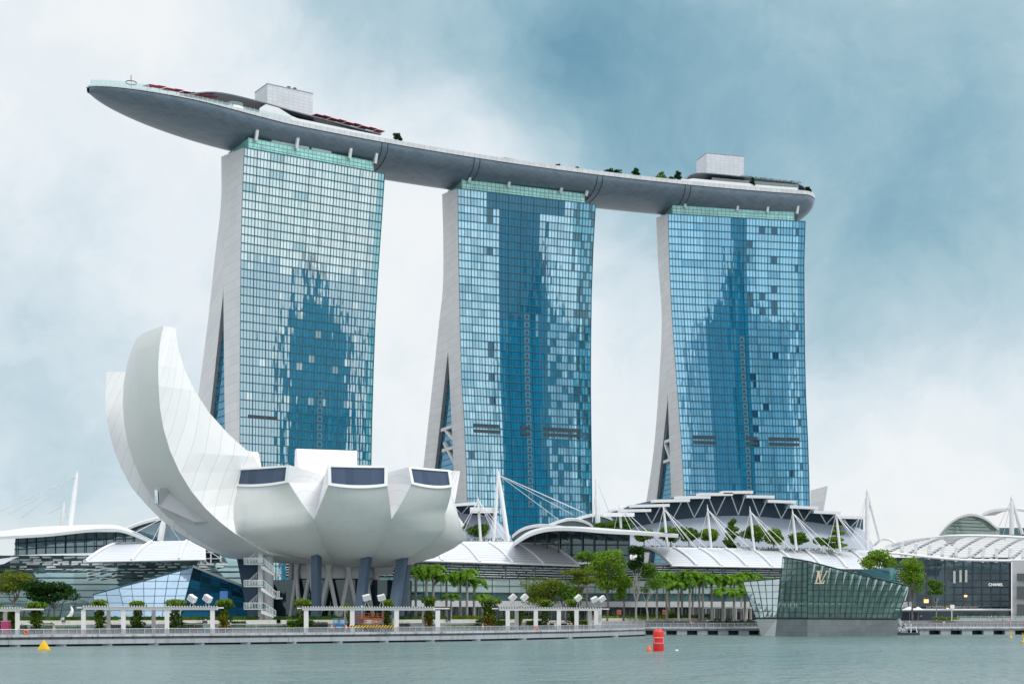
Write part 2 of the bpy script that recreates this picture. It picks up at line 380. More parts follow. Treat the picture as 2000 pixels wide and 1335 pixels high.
for ti,T in enumerate(TW):
    A=G(T['L'][0],T['L'][1],0); B=G(T['Rr'][0],T['Rr'][1],0)
    e=(B-A).normalized(); bk=Vector((-e.y,e.x,0)); wid=(B-A).length
    def along(curve,z,dirv):
        s=0; o_=A if dirv is e else A+e*along(T['le'],z,e)
        for _ in range(5):
            Y=o_.y+s*dirv.y; y=HZ-(z-CAMZ)*F/Y; k=(smooth(y,curve)-1000)/F; s=(k*o_.y-o_.x)/(dirv.x-k*dirv.y)
        return s
    def P(u,z,off=0): sl=along(T['le'],z,e); sr=along(T['re'],z,e); q=A+e*(sl+(sr-sl)*u)-bk*off; return Vector((q.x,q.y,z))
    rn=random.Random(40+ti)
    th=thing('hotel_tower',TLAB[T['name']],'tower',(A.x+e.x*wid/2,A.y+e.y*wid/2,3.3))
    zb=3.3; zs=[zb+(ZT-zb)*i/NR for i in range(NR+1)]
    rowpts=[]
    for z in zs:
        sl=along(T['le'],z,e); sr=along(T['re'],z,e)
        rowpts.append([Vector((A.x+e.x*(sl+(sr-sl)*k/NC),A.y+e.y*(sl+(sr-sl)*k/NC),z)) for k in range(NC+1)])
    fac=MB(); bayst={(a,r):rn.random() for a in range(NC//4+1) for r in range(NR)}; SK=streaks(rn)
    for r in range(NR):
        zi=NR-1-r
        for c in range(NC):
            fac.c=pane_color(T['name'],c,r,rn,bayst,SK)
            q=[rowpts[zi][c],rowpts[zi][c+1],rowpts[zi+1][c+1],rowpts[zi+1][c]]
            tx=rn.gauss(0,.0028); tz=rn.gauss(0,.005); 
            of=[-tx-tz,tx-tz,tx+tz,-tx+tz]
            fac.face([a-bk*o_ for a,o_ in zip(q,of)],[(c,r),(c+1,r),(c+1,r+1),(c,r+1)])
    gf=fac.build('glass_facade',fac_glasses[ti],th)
    mu=MB()
    for i in range(NR+1):
        a=rowpts[i][0]-bk*.12; b_=rowpts[i][NC]-bk*.12; mu.bar(a,b_,.30,.42)
    for k in range(NC+1):
        st=.42 if k%4==0 else .15
        for i in range(0,NR,6):
            j=min(NR,i+6); mu.bar(rowpts[i][k]-bk*(.10 if k%4 else .2),rowpts[j][k]-bk*(.10 if k%4 else .2),st,.2,up=e)
    mu.build('mullion_grid',mull,gf)
    # end walls, slabs
    def E(d,z): q=A+e*along(T['le'],min(z,ZT),e)+bk*d; return Vector((q.x,q.y,z))
    zr=CAMZ+(HZ-T['oe'][0][0])/F*(A.y+bk.y*28)
    K=44
    dA=along(T['oe'],zr,bk)
    zap=None
    for i in range(400):
        z=zr-(zr-zb)*i/400; d=along(T['fi'],z,bk)
        if HZ-(z-CAMZ)*F/(A.y+bk.y*d)>=T['apex']: zap=z; break
    sh=e*wid
    def right(pt,z): sr=along(T['re'],z,e); sl=along(T['le'],z,e); return pt+e*(sr-sl)
    front=[];inner=[];outer=[];rin=[]
    for i in range(K+1):
        f_=i/K; z0=zb+(ZT-zb)*f_; z1=zb+(zr-zb)*f_
        front.append(P(0,z0)); 
        do=along(T['oe'],z1,bk); outer.append(E(do,z1))
        if z0<=zap:
            inner.append(E(along(T['fi'],z0,bk),z0)); rin.append(E(along(T['ri'],z0,bk),z0))
        else:
            k=(z0-zap)/(ZT-zap); di=along(T['fi'],zap,bk); d=di; q=E(d,z0+(zr-ZT)*k*d/max(dA,1)); inner.append(q); rin.append(q.copy())
    fs=MB()
    rows=lambda a,b,n=4:[[x.lerp(y,i/n) for i in range(n+1)] for x,y in zip(a,b)]
    fs.grid(rows(inner,front),False)
    Rf=[right(p_,p_.z) for p_ in front]; Ri=[right(p_,p_.z) for p_ in inner]; Ro=[right(p_,p_.z) for p_ in outer]; Rr=[right(p_,p_.z) for p_ in rin]
    fs.grid(rows(Rf,Ri),False)
    fs.face([front[-1],Rf[-1],Ri[-1],inner[-1]])
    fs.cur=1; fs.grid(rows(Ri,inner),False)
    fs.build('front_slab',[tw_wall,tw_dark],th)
    rs=MB(); rs.grid(rows(outer,rin),False); rs.grid(rows(Rr,Ro),False); rs.face([outer[-1],inner[-1],Ri[-1],Ro[-1]])
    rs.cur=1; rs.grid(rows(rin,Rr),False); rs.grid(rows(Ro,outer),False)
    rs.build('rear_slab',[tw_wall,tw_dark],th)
    # atrium glazing in the gap between the slabs
    ag=MB(); gi=[(x+e*1.8,y+e*1.8) for x,y,z in zip(inner,rin,zs) if True]
    idx=[i for i in range(K+1) if inner[i].z<=zap]
    ag.grid([[rin[i]+e*1.8,(rin[i]+inner[i])/2+e*1.8,inner[i]+e*1.8] for i in idx],False)
    ao=ag.build('atrium_glazing',atr_glass,th)
    am=MB()
    for i in np.linspace(0,len(idx)-1,44):
        i0=int(i); f_=i-i0; i1=min(i0+1,len(idx)-1); a=rin[idx[i0]].lerp(rin[idx[i1]],f_); b_=inner[idx[i0]].lerp(inner[idx[i1]],f_)
        if (a-b_).length>1: am.bar(a+e*1.6,b_+e*1.6,.25,.3)
    am.build('glazing_frame',mull,ao)
    if ti>0:
        br=MB(); yb=(832,858,905) if ti==1 else (858,888,932)
        for ya,yb_,s0,s1 in ((yb[0],yb[0],0.1,1),(yb[0],yb[1],.35,1),(yb[1],yb[2],.35,1.0),(yb[2]-32,yb[2]-32,.3,1)) if ti==1 else ((yb[0],yb[0],.1,1),(yb[0]+4,yb[1]+10,.1,1),(yb[1]+8,yb[1]+8,.2,1)):
            def at(y,s):
                z=CAMZ+(HZ-y)/F*(A.y+20); i=min(range(K+1),key=lambda j:abs(inner[j].z-z)); return rin[i].lerp(inner[i],s)+e*1.0+Vector((0,0,z-inner[i].z))
            br.bar(at(ya,s0),at(yb_,s1),1.6,1.6)
        br.build('brace',tw_wall,th)
    # shaft windows and dark louvre bands: deeper set openings
    us={'left':.59,'middle':.50,'right':.515}[T['name']]
    v0={'left':.50,'middle':.28,'right':.30}[T['name']]
    for r in range(NR):
        v=(r+.5)/NR
        if v<v0 or v>.93 : continue
        if T['name']!='left' and r%1: continue
        z0=zs[NR-1-r]; z1=zs[NR-r]; m_=MB()
        a=P(us-.018,z0+.5,.12); b_=P(us+.022,z0+.5,.12); c_=P(us+.022,z1-.3,.12); d_=P(us-.018,z1-.3,.12)
        m_.cur=0; m_.face([a,b_,c_,d_]); m_.cur=1
        m_.face([a.lerp(c_,.22)-bk*.02,b_.lerp(d_,.22)-bk*.02,c_.lerp(a,.28)-bk*.02,d_.lerp(b_,.28)-bk*.02])
        if v<.74 or T['name']=='left': m_.build('shaft_window',[shaftm,louv],th)
    for (u0,u1,y0) in {'left':[(.06,.27,.665)] ,'middle':[(.07,.27,.57),(.435,.51,.575),(.62,.92,.58)],'right':[(.09,.27,.565),(.51,.6,.575),(.69,.93,.565)]}[T['name']]:
        for dv in (0,.012):
            z=zb+(ZT-zb)*(1-y0-dv) - (0 if T['name']!='left' else 0)
            z={'left':CAMZ+(HZ-822)/F*660,'middle':CAMZ+(HZ-838)/F*725,'right':CAMZ+(HZ-857)/F*763}[T['name']]-dv*240
            m_=MB(); m_.prism([P(u0,z,.05),P(u1,z,.05),P(u1,z+1.5,.05),P(u0,z+1.5,.05)],-bk*.35)
            m_.build('louvre_band',louv,th)
            if T['name']=='left': break
    # crown
    cr=MB(); s0,s1=wid*.035,wid*.925
    c0=A+e*s0+bk*1.0; c1=A+e*s1+bk*1.0; c2=A+e*s1+bk*25; c3=A+e*s0+bk*25
    zt=lambda p_:Vector((p_.x,p_.y,CROWNTOP)); zl=lambda p_:Vector((p_.x,p_.y,ZT-.4))
    for a,b_ in ((c0,c1),(c1,c2),(c2,c3),(c3,c0)):
        L=(b_-a).length; cr.face([zl(a),zl(b_),zt(b_),zt(a)],[(0,0),(L,0),(L,5),(0,5)])
    cr.face([zt(c0),zt(c1),zt(c2),zt(c3)])
    co=cr.build('crown_glazing',mint,th); cm=MB()
    for i in range(31):
        q=c0.lerp(c1,i/30)-bk*.1; cm.bar(zl(q),zt(q),.16,.16,up=e)
    for q in (0,.35,.65,1): cm.bar(zl(c0).lerp(zt(c0),q)-bk*.12,zl(c1).lerp(zt(c1),q)-bk*.12,.14,.18)
    for i in range(9): q=c3.lerp(c0,i/8)-e*.1; cm.bar(zl(q),zt(q),.2,.2,up=e)
    cm.build('crown_frame',mat('crown_frame',(.25,.45,.45),.5),co)
    for (a,b_,hh) in ((.2,.46,2.4),(.48,.62,2.0)):
        bx=MB(); q=A+e*(wid*(a+b_)/2)+bk*4; bx.box((q.x,q.y,CROWNTOP+hh/2),wid*(b_-a),4,hh,ax=(e,bk,Vector((0,0,1)))); bx.build('plant_box',whiteplain,th)
    for a in ((.08,.36,.74,.93) if ti!=2 else (.12,.5,.72,.94)):
        sb=MB(); q=A+e*(wid*a)+bk*.2; sb.bar((q.x,q.y,CROWNTOP-1),(q.x-bk.x*1.5,q.y-bk.y*1.5,CROWNTOP+3.5 if ti!=1 else CROWNTOP+1),1.5,1.2,up=e); sb.build('hull_strut',whiteplain,th)
# ================================================================ roof park: a long boat-shaped deck across the three towers
hull_m,t,p,o=newmat('hull_cladding')
uvn=t.nodes.new('ShaderNodeUVMap'); sp=t.nodes.new('ShaderNodeSeparateXYZ'); t.links.new(uvn.outputs[0],sp.inputs[0]); U,V=sp.outputs[0],sp.outputs[1]
def dline(a,wd_): 
    f=M('FRACT',M('DIVIDE',a,5.2,tree=t),tree=t); return M('LESS_THAN',M('ABSOLUTE',M('SUBTRACT',f,.5,tree=t),tree=t),wd_,tree=t)
V2=M('MULTIPLY',V,1.7,tree=t)
ln=M('MAXIMUM',dline(M('ADD',U,V2,tree=t),.05),dline(M('SUBTRACT',U,V2,tree=t),.05),tree=t)
fl=M('FLOOR',M('DIVIDE',M('ADD',U,V2,tree=t),5.2,tree=t),tree=t); fl2=M('FLOOR',M('DIVIDE',M('SUBTRACT',U,V2,tree=t),5.2,tree=t),tree=t)
wn=t.nodes.new('ShaderNodeTexWhiteNoise'); wn.noise_dimensions='2D'; cb=t.nodes.new('ShaderNodeCombineXYZ'); t.links.new(fl,cb.inputs[0]); t.links.new(fl2,cb.inputs[1]); t.links.new(cb.outputs[0],wn.inputs['Vector'])
base=RAMP(wn.outputs['Value'],[(0,(.145,.195,.25)),(1,(.185,.24,.30))],t)
t.links.new(MIXC(M('MULTIPLY',ln,.5,tree=t),base,(.12,.15,.18,1),t),p.inputs['Base Color']); p.inputs['Roughness'].default_value=.38; p.inputs['Metallic'].default_value=.25
C1=Vector((-100.4,680.5,0)); PH0=R(32.4); DPH=R(-.0722)
S0,S1=-106.0,288.0
def Hc(s):
    n=max(2,int(abs(s)/2)+1); x,y=C1.x,C1.y; ds=s/n
    for i in range(n):
        a=PH0+DPH*(i+.5)*ds*(1.6 if s<0 else 1); x+=math.cos(a)*ds; y+=math.sin(a)*ds
    a=PH0+DPH*s*(1.6 if s<0 else 1); return Vector((x,y,0)),a
def Hw(s):
    w_=18.8
    if s<-42: w_*=max(0.012,1-((-42-s)/(-42-S0))**2.1)**.62
    if s>276: w_*=max(.03,1-((s-276)/(S1-276))**2)**.5
    return w_
def Hd(s):
    d=9.5
    if s<-15: d*=max(.06,1-((-15-s)/(-15-S0))**1.7)**.8
    if s>205: d+=2.2*min(1,(s-205)/50)
    if s>271: d*=max(.05,1-((s-271)/(S1-271))**2.2)**.6
    return d
ZR=232.8
def PZ(s): return .5+1.5*min(1,max(0,(s+62)/45))
def Hs(s,off,z):
    c,a=Hc(s); return Vector((c.x-math.sin(a)*off,c.y+math.cos(a)*off,z))
def px_of(p): return 1000+F*p.x/p.y, HZ-F*(p.z-CAMZ)/p.y
def s_at(px,off=-18.8):
    lo,hi=S0,S1
    for _ in range(40):
        m_=(lo+hi)/2
        if px_of(Hs(m_,off,ZR))[0]<px: lo=m_
        else: hi=m_
    return lo
sk=thing('roof_park','long boat-shaped roof deck laid across the three hotel towers','roof deck',(C1.x,C1.y,222))
st=[S0+(S1-S0)*i/130 for i in range(131)]
st=sorted(set([S0+.0,S0+.4,S0+1,S0+2]+st+[S1-.3,S1-1]))
hb=MB(); rows_=[];uvr=[]
for s in st:
    w_=Hw(s); d=Hd(s); row=[];uv=[];acc=0;last=None
    for k in range(29):
        th_=math.pi*k/28; off=-w_*math.copysign(abs(math.cos(th_))**.9,math.cos(th_)); z=ZR-PZ(s)-(d+2-PZ(s))*abs(math.sin(th_))**.85
        q=Hs(s,off,z); acc+=(q-last).length if last else 0; last=q; row.append(q); uv.append((s,acc))
    rows_.append(row); uvr.append(uv)
hb.grid(rows_,True,uvs=uvr); ho=hb.build('hull',hull_m,sk)
pm=panel('parapet_cladding',(.62,.64,.67),(.3,.32,.36),3.0,2.2,.14,.0,.5,var=.06)
pb=MB()
for sg in (-1,1):
    rr=[[Hs(s,sg*Hw(s)*1.0,ZR-PZ(s)-.05),Hs(s,sg*(Hw(s)+.25),ZR-PZ(s)-.05),Hs(s,sg*(Hw(s)+.25),ZR),Hs(s,sg*max(Hw(s)-.3,.02),ZR),Hs(s,sg*max(Hw(s)-.3,.02),ZR-min(1.2,PZ(s)))] for s in st]
    pb.grid([[r[i] for r in rr] for i in range(5)],False)
pb.build('parapet',pm,sk)
dk=MB(); dk.grid([[Hs(s,o_*max(Hw(s)-.3,.02),ZR-min(1.2,PZ(s)*.9)) for o_ in (-1,0,1)] for s in st],False); dk.build('deck_floor',mat('deck_paving',(.4,.39,.37),.8),sk)
for px in (752,932,1172,1344):
    for dd in (-1.6,1.6):
        s=s_at(px)+dd; w_=Hw(s)+.06; d=Hd(s)+.08
        j=MB(); j.poly([Hs(s,-w_*math.cos(math.pi*k/24)*abs(math.cos(math.pi*k/24))**-.1 if k!=12 else 0,ZR-2.0-d*abs(math.sin(math.pi*k/24))**.85) for k in range(25)],.22,4); j.build('expansion_joint',dark,sk)
lt=MB(); 
lt.poly([Hs(s,-(Hw(s)+.15),ZR-PZ(s)-.1) for s in st],.16,4); lt.build('edge_channel',dark,sk)
# ---- things on the deck
def Hbox(mb,s0,s1,o0,o1,z0,z1): 
    mb.hexa([Hs(s0,o0,z0),Hs(s1,o0,z0),Hs(s1,o1,z0),Hs(s0,o1,z0),Hs(s0,o0,z1),Hs(s1,o0,z1),Hs(s1,o1,z1),Hs(s0,o1,z1)])
core_m=panel('lift_core_panels',(.66,.69,.74),(.45,.48,.53),2.7,1.55,.12,.12,.45,var=.05)
def core(pl,pr,ptop,Zc,lab,off):
    s0=s_at(pl,off); s1=s_at(pr,off)
    th_=thing('lift_core',lab,'lift housing',Hs((s0+s1)/2,off+6,ZR))
    q=Hs(s0,off,0); ztop=CAMZ+(HZ-ptop)/F*q.y
    m_=MB(); Hbox(m_,s0,s1,off,off+14,ZR-1.2,ztop); m_.build('box',core_m,th_)
    m_=MB(); Hbox(m_,s0-.15,s1+.15,off-.15,off+14.15,ztop,ztop+.35); m_.build('roof_edge',grey,th_)
    for f_,g_ in ((.55,.3),(.68,.3)) if off<3 else ((.3,.6),):
        m_=MB(); q=Hs(s0+(s1-s0)*f_,off+14*g_,ztop+.35); m_.tube(q,q+Vector((0,0,2.2)),.9 if off<3 else .15,n=10); m_.build('vent_pipe',dark,th_)
    return th_
core(522,611,164,680,'larger white panelled lift housing on the left part of the roof deck',0.0)
core(1380,1453,299,765,'smaller white panelled lift housing near the right end of the roof deck',5.0)
skyglass=glass('deck_glass',(.04,.13,.17),gl=.35,tint=(.6,.85,.9),var=.5,cu=1.5,cv=3)
clear=glass('rail_glass',(.5,.60,.60),gl=.16,tint=(.9,1,1),trans=.86,var=.15,cu=1.5,cv=3)
roofdark=mat('canopy_metal',(.16,.18,.21),.4,.4,var=.1)
awn=mat('awning_red',(.38,.012,.035),.7,var=.2)
def canopy(name,lab,pts,cat='canopy',m=roofdark,thick=.5,glassy=None,parent=None):
    "curved canopy: (px, near off, far off, z) stations"
    th_=parent or thing(name,lab,cat,Hs(s_at(pts[0][0]),pts[0][1],ZR)); m_=MB(); n=24; top=[];bot=[]
    for i in range(n+1):
        px=pts[0][0]+(pts[-1][0]-pts[0][0])*i/n; a=smooth(px,[(q[0],q[1]) for q in pts]); b_=smooth(px,[(q[0],q[2]) for q in pts]); z=smooth(px,[(q[0],q[3]) for q in pts])
        s=s_at(px,a); top.append([Hs(s,a+(b_-a)*k/6,z+.9*math.sin(math.pi*k/6)) for k in range(7)]); bot.append([q-Vector((0,0,thick)) for q in top[-1]])
    m_.grid(top); m_.grid(bot)
    for ed in (0,-1): m_.grid([[r[ed] for r in top],[r[ed] for r in bot]],False)
    m_.grid([top[0],bot[0]],False); m_.grid([top[-1],bot[-1]],False)
    m_.build('canopy_roof',m,th_)
    if glassy:
        g_=MB(); p0,p1,zz0,zz1=glassy
        for i in range(24):
            a=s_at(p0+(p1-p0)*i/24,pts[0][1]+2); b_=s_at(p0+(p1-p0)*(i+1)/24,pts[0][1]+2); g_.face([Hs(a,pts[0][1]+2,zz0),Hs(b_,pts[0][1]+2,zz0),Hs(b_,pts[0][1]+2,zz1),Hs(a,pts[0][1]+2,zz1)],[(i,0),(i+1,0),(i+1,3),(i,3)])
        g_.build('glass_wall',skyglass,th_)
    return th_
rt=canopy('restaurant_pavilion','long dark curved roof and white terrace beside the larger lift housing',[(355,-10,4,236.2),(420,-12,6,240.4),(500,-13,8,240.6),(570,-13,8,239.6),(640,-13,6,238.6),(745,-13,2,236.8)],'pavilion',glassy=(380,745,ZR-1,ZR+5))
m_=MB(); n=20
ws=[(495,ZR+.2),(517,ZR+5.6),(545,ZR+5.2),(575,ZR+2.2),(600,ZR+2.2),(755,ZR+1.8)]
tops=[];bots=[]
for i in range(n+1):
    px=507+(757-507)*i/n; s=s_at(px,-16.5); tops.append(Hs(s,-16.5,interp(px,ws))); bots.append(Hs(s,-16.5,ZR-1.2))
m_.grid([bots,tops],False); m_.grid([tops,[q+Vector((-math.sin(.5)*.5,math.cos(.5)*.5,0)) for q in tops]],False); m_.build('terrace_wall',whiteplain,rt)
def bay(px,r,z0,z1,parent):
    s=s_at(px,-15); q=Hs(s,-14.5,0); a=MB(); a.lathe((q.x,q.y,0),[(r,z0),(r+.3,z0+.3),(r+.3,z0+1.8),(.01,z0+1.8)],20); a.build('round_bay',whiteplain,parent)
    a=MB(); a.lathe((q.x,q.y,0),[(r,z0+1.8),(r,z0+3.6)],20); a.build('bay_glass',clear,parent)
bay(459,4.2,ZR-.6,0,rt)
def awnings(lab,pts):
    th_=thing('awning',lab,'awning',Hs(s_at(pts[0][0]),pts[0][1],ZR)); 
    for i,(p0,off,z,wpx,tilt) in enumerate(pts):
        s=s_at(p0,off); s2=s_at(p0+wpx,off); a=MB()
        q=[Hs(s,off,z),Hs(s2,off,z+tilt),Hs(s2,off+6,z+tilt+.9),Hs(s,off+6,z+.9)]; a.prism(q,(0,0,.25)); a.build('canvas',awn,th_)
        a=MB(); a.tube(Hs((s+s2)/2,off+3,ZR-1.2),Hs((s+s2)/2,off+3,z+.6),.1); a.build('pole',grey,th_)
awnings('row of dark red awnings near the bow end of the roof deck',[(292+k*17,-10.5,ZR+3.8+.3*(k%2)+.25*k,16,.3) for k in range(8)])
awnings('row of dark red awnings right of the larger lift housing',[(618+k*15,-13,ZR+7.4-.22*k+.3*(k%2),14,-.3) for k in range(9)])
rp=canopy('roof_bar','low dark roofed bar with glass front near the right end of the roof deck',[(1338,-10,4,ZR+3),(1352,-13,6,ZR+6.0),(1400,-14,8,ZR+6.9),(1500,-14,8,ZR+6.1),(1560,-14,6,ZR+5.2),(1578,-12,4,ZR+2.6)],'bar',glassy=(1345,1572,ZR-1,ZR+5.2))
m_=MB(); a=[Hs(s_at(1330+i*12,-16.8),-16.8,ZR+(1.2 if i<12 else .9)+(1.0 if i>1 else .2)) for i in range(20)]; b_=[Vector((q.x,q.y,ZR-1)) for q in a]; m_.grid([b_,a],False); m_.build('terrace_wall',whiteplain,rp)
m_=MB(); a=[Hs(s_at(1390+i*10,-16),-16,ZR+3.9) for i in range(18)]; b_=[Vector((q.x,q.y,ZR+1)) for q in a]; m_.grid([b_,a],False); m_.build('rail_glass',clear,rp)
canopy('shade_roof','low flat shade roof at the middle of the roof deck',[(985,-13,2,ZR+2.4),(1020,-13,2,ZR+2.0),(1056,-13,2,ZR+1.6)],'canopy',thick=.6)
# bow railing and mast with a ring
rl=thing('glass_balustrade','glass balustrade round the pointed bow of the roof deck','railing',Hs(S0+8,0,ZR))
for sg in (-1,1):
    ss=[S0+.4+(s_at(300)-S0)*(i/26)**1.6 for i in range(27)] if sg<0 else [S0+.4+50*(i/26)**1.6 for i in range(27)]
    g_=MB(); g_.grid([[Hs(s,sg*Hw(s),ZR) for s in ss],[Hs(s,sg*(Hw(s)+.3),ZR+2.2) for s in ss]],False); g_.build('glass_panel',clear,rl)
    for s in ss[::2]: g_=MB(); g_.tube(Hs(s,sg*Hw(s),ZR),Hs(s,sg*(Hw(s)+.4),ZR+2.7),.09,n=5); g_.build('post',whiteplain,rl)
rl=thing('glass_balustrade','glass balustrade along the terrace edge left of the larger lift housing','railing',Hs(s_at(400),-18,ZR))
ss=[s_at(300+i*9) for i in range(31)]
g_=MB(); g_.grid([[Hs(s,-Hw(s)+.6,ZR) for s in ss],[Hs(s,-Hw(s)+.6,ZR+1.6) for s in ss]],False); g_.build('glass_panel',clear,rl)
for s in ss: g_=MB(); g_.tube(Hs(s,-Hw(s)+.5,ZR),Hs(s,-Hw(s)+.5,ZR+1.7),.07,n=4); g_.build('post',whiteplain,rl)
q=Hs(s_at(256,-4),-4,ZR-1.2); lm=thing('ring_mast','slim mast with a horizontal ring near the bow of the roof deck','mast',q)
m_=MB(); m_.tube(q,q+Vector((0,0,9.5)),.16); m_.build('pole',dark,lm)
m_=MB(); m_.poly([q+Vector((2.4*math.cos(a),2.4*math.sin(a),6.2)) for a in [2*math.pi*k/24 for k in range(25)]],.2,6); m_.build('ring',dark,lm)

# office tower on the far side of the bay, to the right of the frame: the hotel's glass mirrors it
off_g=glass('office_glass',(.012,.15,.25),gl=.16,tint=(.45,.7,.85),var=.6,cu=3,cv=4)
th=thing('office_tower','stepped office tower with a spire, mirrored in the glass of the left hotel tower','tower',(345,385,3))
def stepbox(x,y,w_,z0,z1,rz):
    m_=MB(); m_.box((x,y,(z0+z1)/2),w_,w_,z1-z0,rz=rz); return m_
for w_,z0,z1 in ((58,3,232),(46,232,250),(30,250,262),(13,262,284)): stepbox(345,388,w_,z0,z1,R(-33)).build('tower_block',off_g,th)
m_=MB(); m_.lathe((345,388,0),[(7,284),(3.5,296),(.8,318)],8); m_.build('spire',dark,th)

th=thing('office_tower','slim office tower added out of view, mirrored near the right edge of the middle hotel tower','tower',(362,436,3))
m_=MB(); m_.box((362,436,120),16,16,234,rz=R(-35)); m_.build('tower_block',off_g,th); m_=MB(); m_.box((362,436,240),10,10,6,rz=R(-35)); m_.build('plant_room',dark,th)  # extra tower out of frame, placed to darken the mirrored edge
# ================================================================ lotus-shaped museum
MC=Vector((-34,300,0))
skin_m=panel('museum_skin',(.71,.725,.71),(.645,.66,.645),4.6,3.4,.05,.06,.42,var=.018,nvar=.06,brick=True,stain=.07)
wall_m=panel('museum_wall_panels',(.85,.85,.855),(.52,.52,.54),60,3.4,.0,.09,.45,var=.025,nvar=.05)
wallf_m=panel('museum_fold_panels',(.80,.80,.815),(.55,.55,.57),60,3.0,.0,.07,.45,var=.03,nvar=.05)
sky_glass=glass('skylight_glass',(.036,.054,.088),gl=.09,tint=(.5,.62,.85),var=.25,cu=1.6,cv=9,wob=.01)
frame_m=mat('skylight_frame',(.84,.85,.85),.4,var=.02)
mus=thing('lotus_museum','white lotus-shaped museum of curved petals raised on slanted blue columns','museum',(MC.x,MC.y,3.4))
def pdir(az): a=R(az); return Vector((math.cos(a),math.sin(a),0)),Vector((-math.sin(a),math.cos(a),0))
def solve_pair(az,z,OL,OR,ol_by='y'):
    "lateral and radial position of the two skin edges of a petal at height z"
    d,t=pdir(az); rho,wl=38.0,8.0
    for _ in range(40):
        res=[]
        for sg,cv in ((-1,OL),(1,OR)):
            c_=math.sqrt(max(rho*rho-wl*wl,1)); Y=MC.y+d.y*c_+sg*wl*t.y; y=HZ-(z-CAMZ)*F/Y; res.append((smooth(y,cv)-1000)/F*Y-MC.x)
        w2=(res[1]-res[0])/(2*t.x); r2=(res[1]+res[0])/2/d.x
        wl=wl*.5+.5*w2; rho=rho*.5+.5*math.sqrt(r2*r2+wl*wl)
    return rho,wl
def skin_row(az,rho,w_,z,n=10,zs=0):
    d,t=pdir(az); out=[]
    for k in range(n+1):
        x=-w_+2*w_*k/n; out.append(MC+d*math.sqrt(max(rho*rho-x*x,.01))+t*x+Vector((0,0,z-zs*(1-(2*k/n-1)**2))))
    return out
def petal(az,st,inn,label=None,tip=None,skin=skin_m,wm=wall_m,part='petal'):
    "st: (rho,w,z) up the outer skin, inn: (rho,w,z) up the inner face; tip: skylight"
    m_=MB(); rows=[skin_row(az,*s) for s in st]
    m_.grid(rows,True)
    d,t=pdir(az)
    inrows=[[MC+d*r+t*(w_*(2*k/6-1))+Vector((0,0,z)) for k in range(7)] for r,w_,z in inn]
    m_.cur=1
    def lerp_rows(a,b,n=3): return [[p_.lerp(q,i/n) for i in range(n+1)] for p_,q in zip(a,b)]
    L=[r[0] for r in rows]; Rr=[r[-1] for r in rows]; IL=[r[0] for r in inrows]; IR=[r[-1] for r in inrows]
    m_.grid(lerp_rows(IL,L),False); m_.grid(lerp_rows(Rr,IR),False)
    m_.grid([r[::-1] for r in inrows],False)
    o=m_.build(part,[skin,wm],mus)
    if label: o['label']=label
    return o,rows,inrows
# bowl under the petals
prof=[(3,15.2),(8,15.5),(13,16.3),(18,18),(22,20.2),(24,22.6)]
m_=MB(); m_.lathe(MC,[(r,z+.5) for r,z in prof],48); m_.build('bowl',skin_m,mus)
# tall petal nearest the camera on the left
OL=[(655,266),(700,252),(736,243),(770,240),(806,240),(850,246),(899,257),(940,279),(973,301),(1010,333),(1040,364),(1066,402),(1085,440),(1098,482),(1106,540)]
OR=[(641,317),(704,312),(750,316),(806,329),(850,344),(899,366),(968,412),(1020,459),(1045,492),(1066,528),(1085,572),(1096,612),(1104,650)]
AZ1=211
st=[];d1,t1=pdir(AZ1)
for z in [59.9,58,56,52,48,44,40,36,32,28.5,25.5,23,21,19.3,18,17]:
    rho,wl=solve_pair(AZ1,z,OL,OR); wl=min(wl,12); st.append((rho,min(wl,rho*.96),z))
zz=np.array([q[2] for q in st]); pr=np.polyfit(zz,[q[0] for q in st],4); pw=np.polyfit(zz,[q[1] for q in st],3)
st=[(float(np.polyval(pr,z)),min(float(np.polyval(pw,z)),12),z) for z in zz]
st.append((6,5,15.1)); st=st[::-1]
IRc=[(648,343.5),(690,349.6),(730,364),(773,387),(805,410),(838,435.5),(868,466),(894,500.5),(913,522)]
inn=[]
for r,w_,z in st:
    wi=w_*.86
    if z>=33:
        rho=30.
        for _ in range(30):
            Y=MC.y+d1.y*rho+wi*t1.y; y=HZ-(z-CAMZ)*F/Y; rho=((smooth(y,IRc)-1000)/F*Y-MC.x-wi*t1.x)/d1.x
        inn.append([rho,wi,z])
    else: inn.append(None)
k0=next(i for i,q in enumerate(inn) if q)
zi=np.array([q[2] for q in inn if q]); pi_=np.polyfit(zi,[q[0] for q in inn if q],3); inn=[[float(np.polyval(pi_,q[2])),q[1],q[2]] if q else None for q in inn]
for i in range(k0):
    f_=i/k0; inn[i]=[4+(inn[k0][0]-4)*f_**.8, 3+(inn[k0][1]-3)*f_, 19+(inn[k0][2]-19)*f_**1.5]
_,rowsT,_=petal(AZ1,st,inn,'tallest petal, curving up like a horn')
ORE=[r[-1]+Vector((.25,.5,.25)) for r in rowsT if r[-1].z<22.7]
m_=MB(); top=skin_row(AZ1,st[-1][0],st[-1][1],st[-1][2]); r_,w_,z_=inn[-1]; m_.face(top+[MC+d1*r_+t1*w_+Vector((0,0,z_)),MC+d1*r_-t1*w_+Vector((0,0,z_))]); m_.build('petal_cap',frame_m,mus)
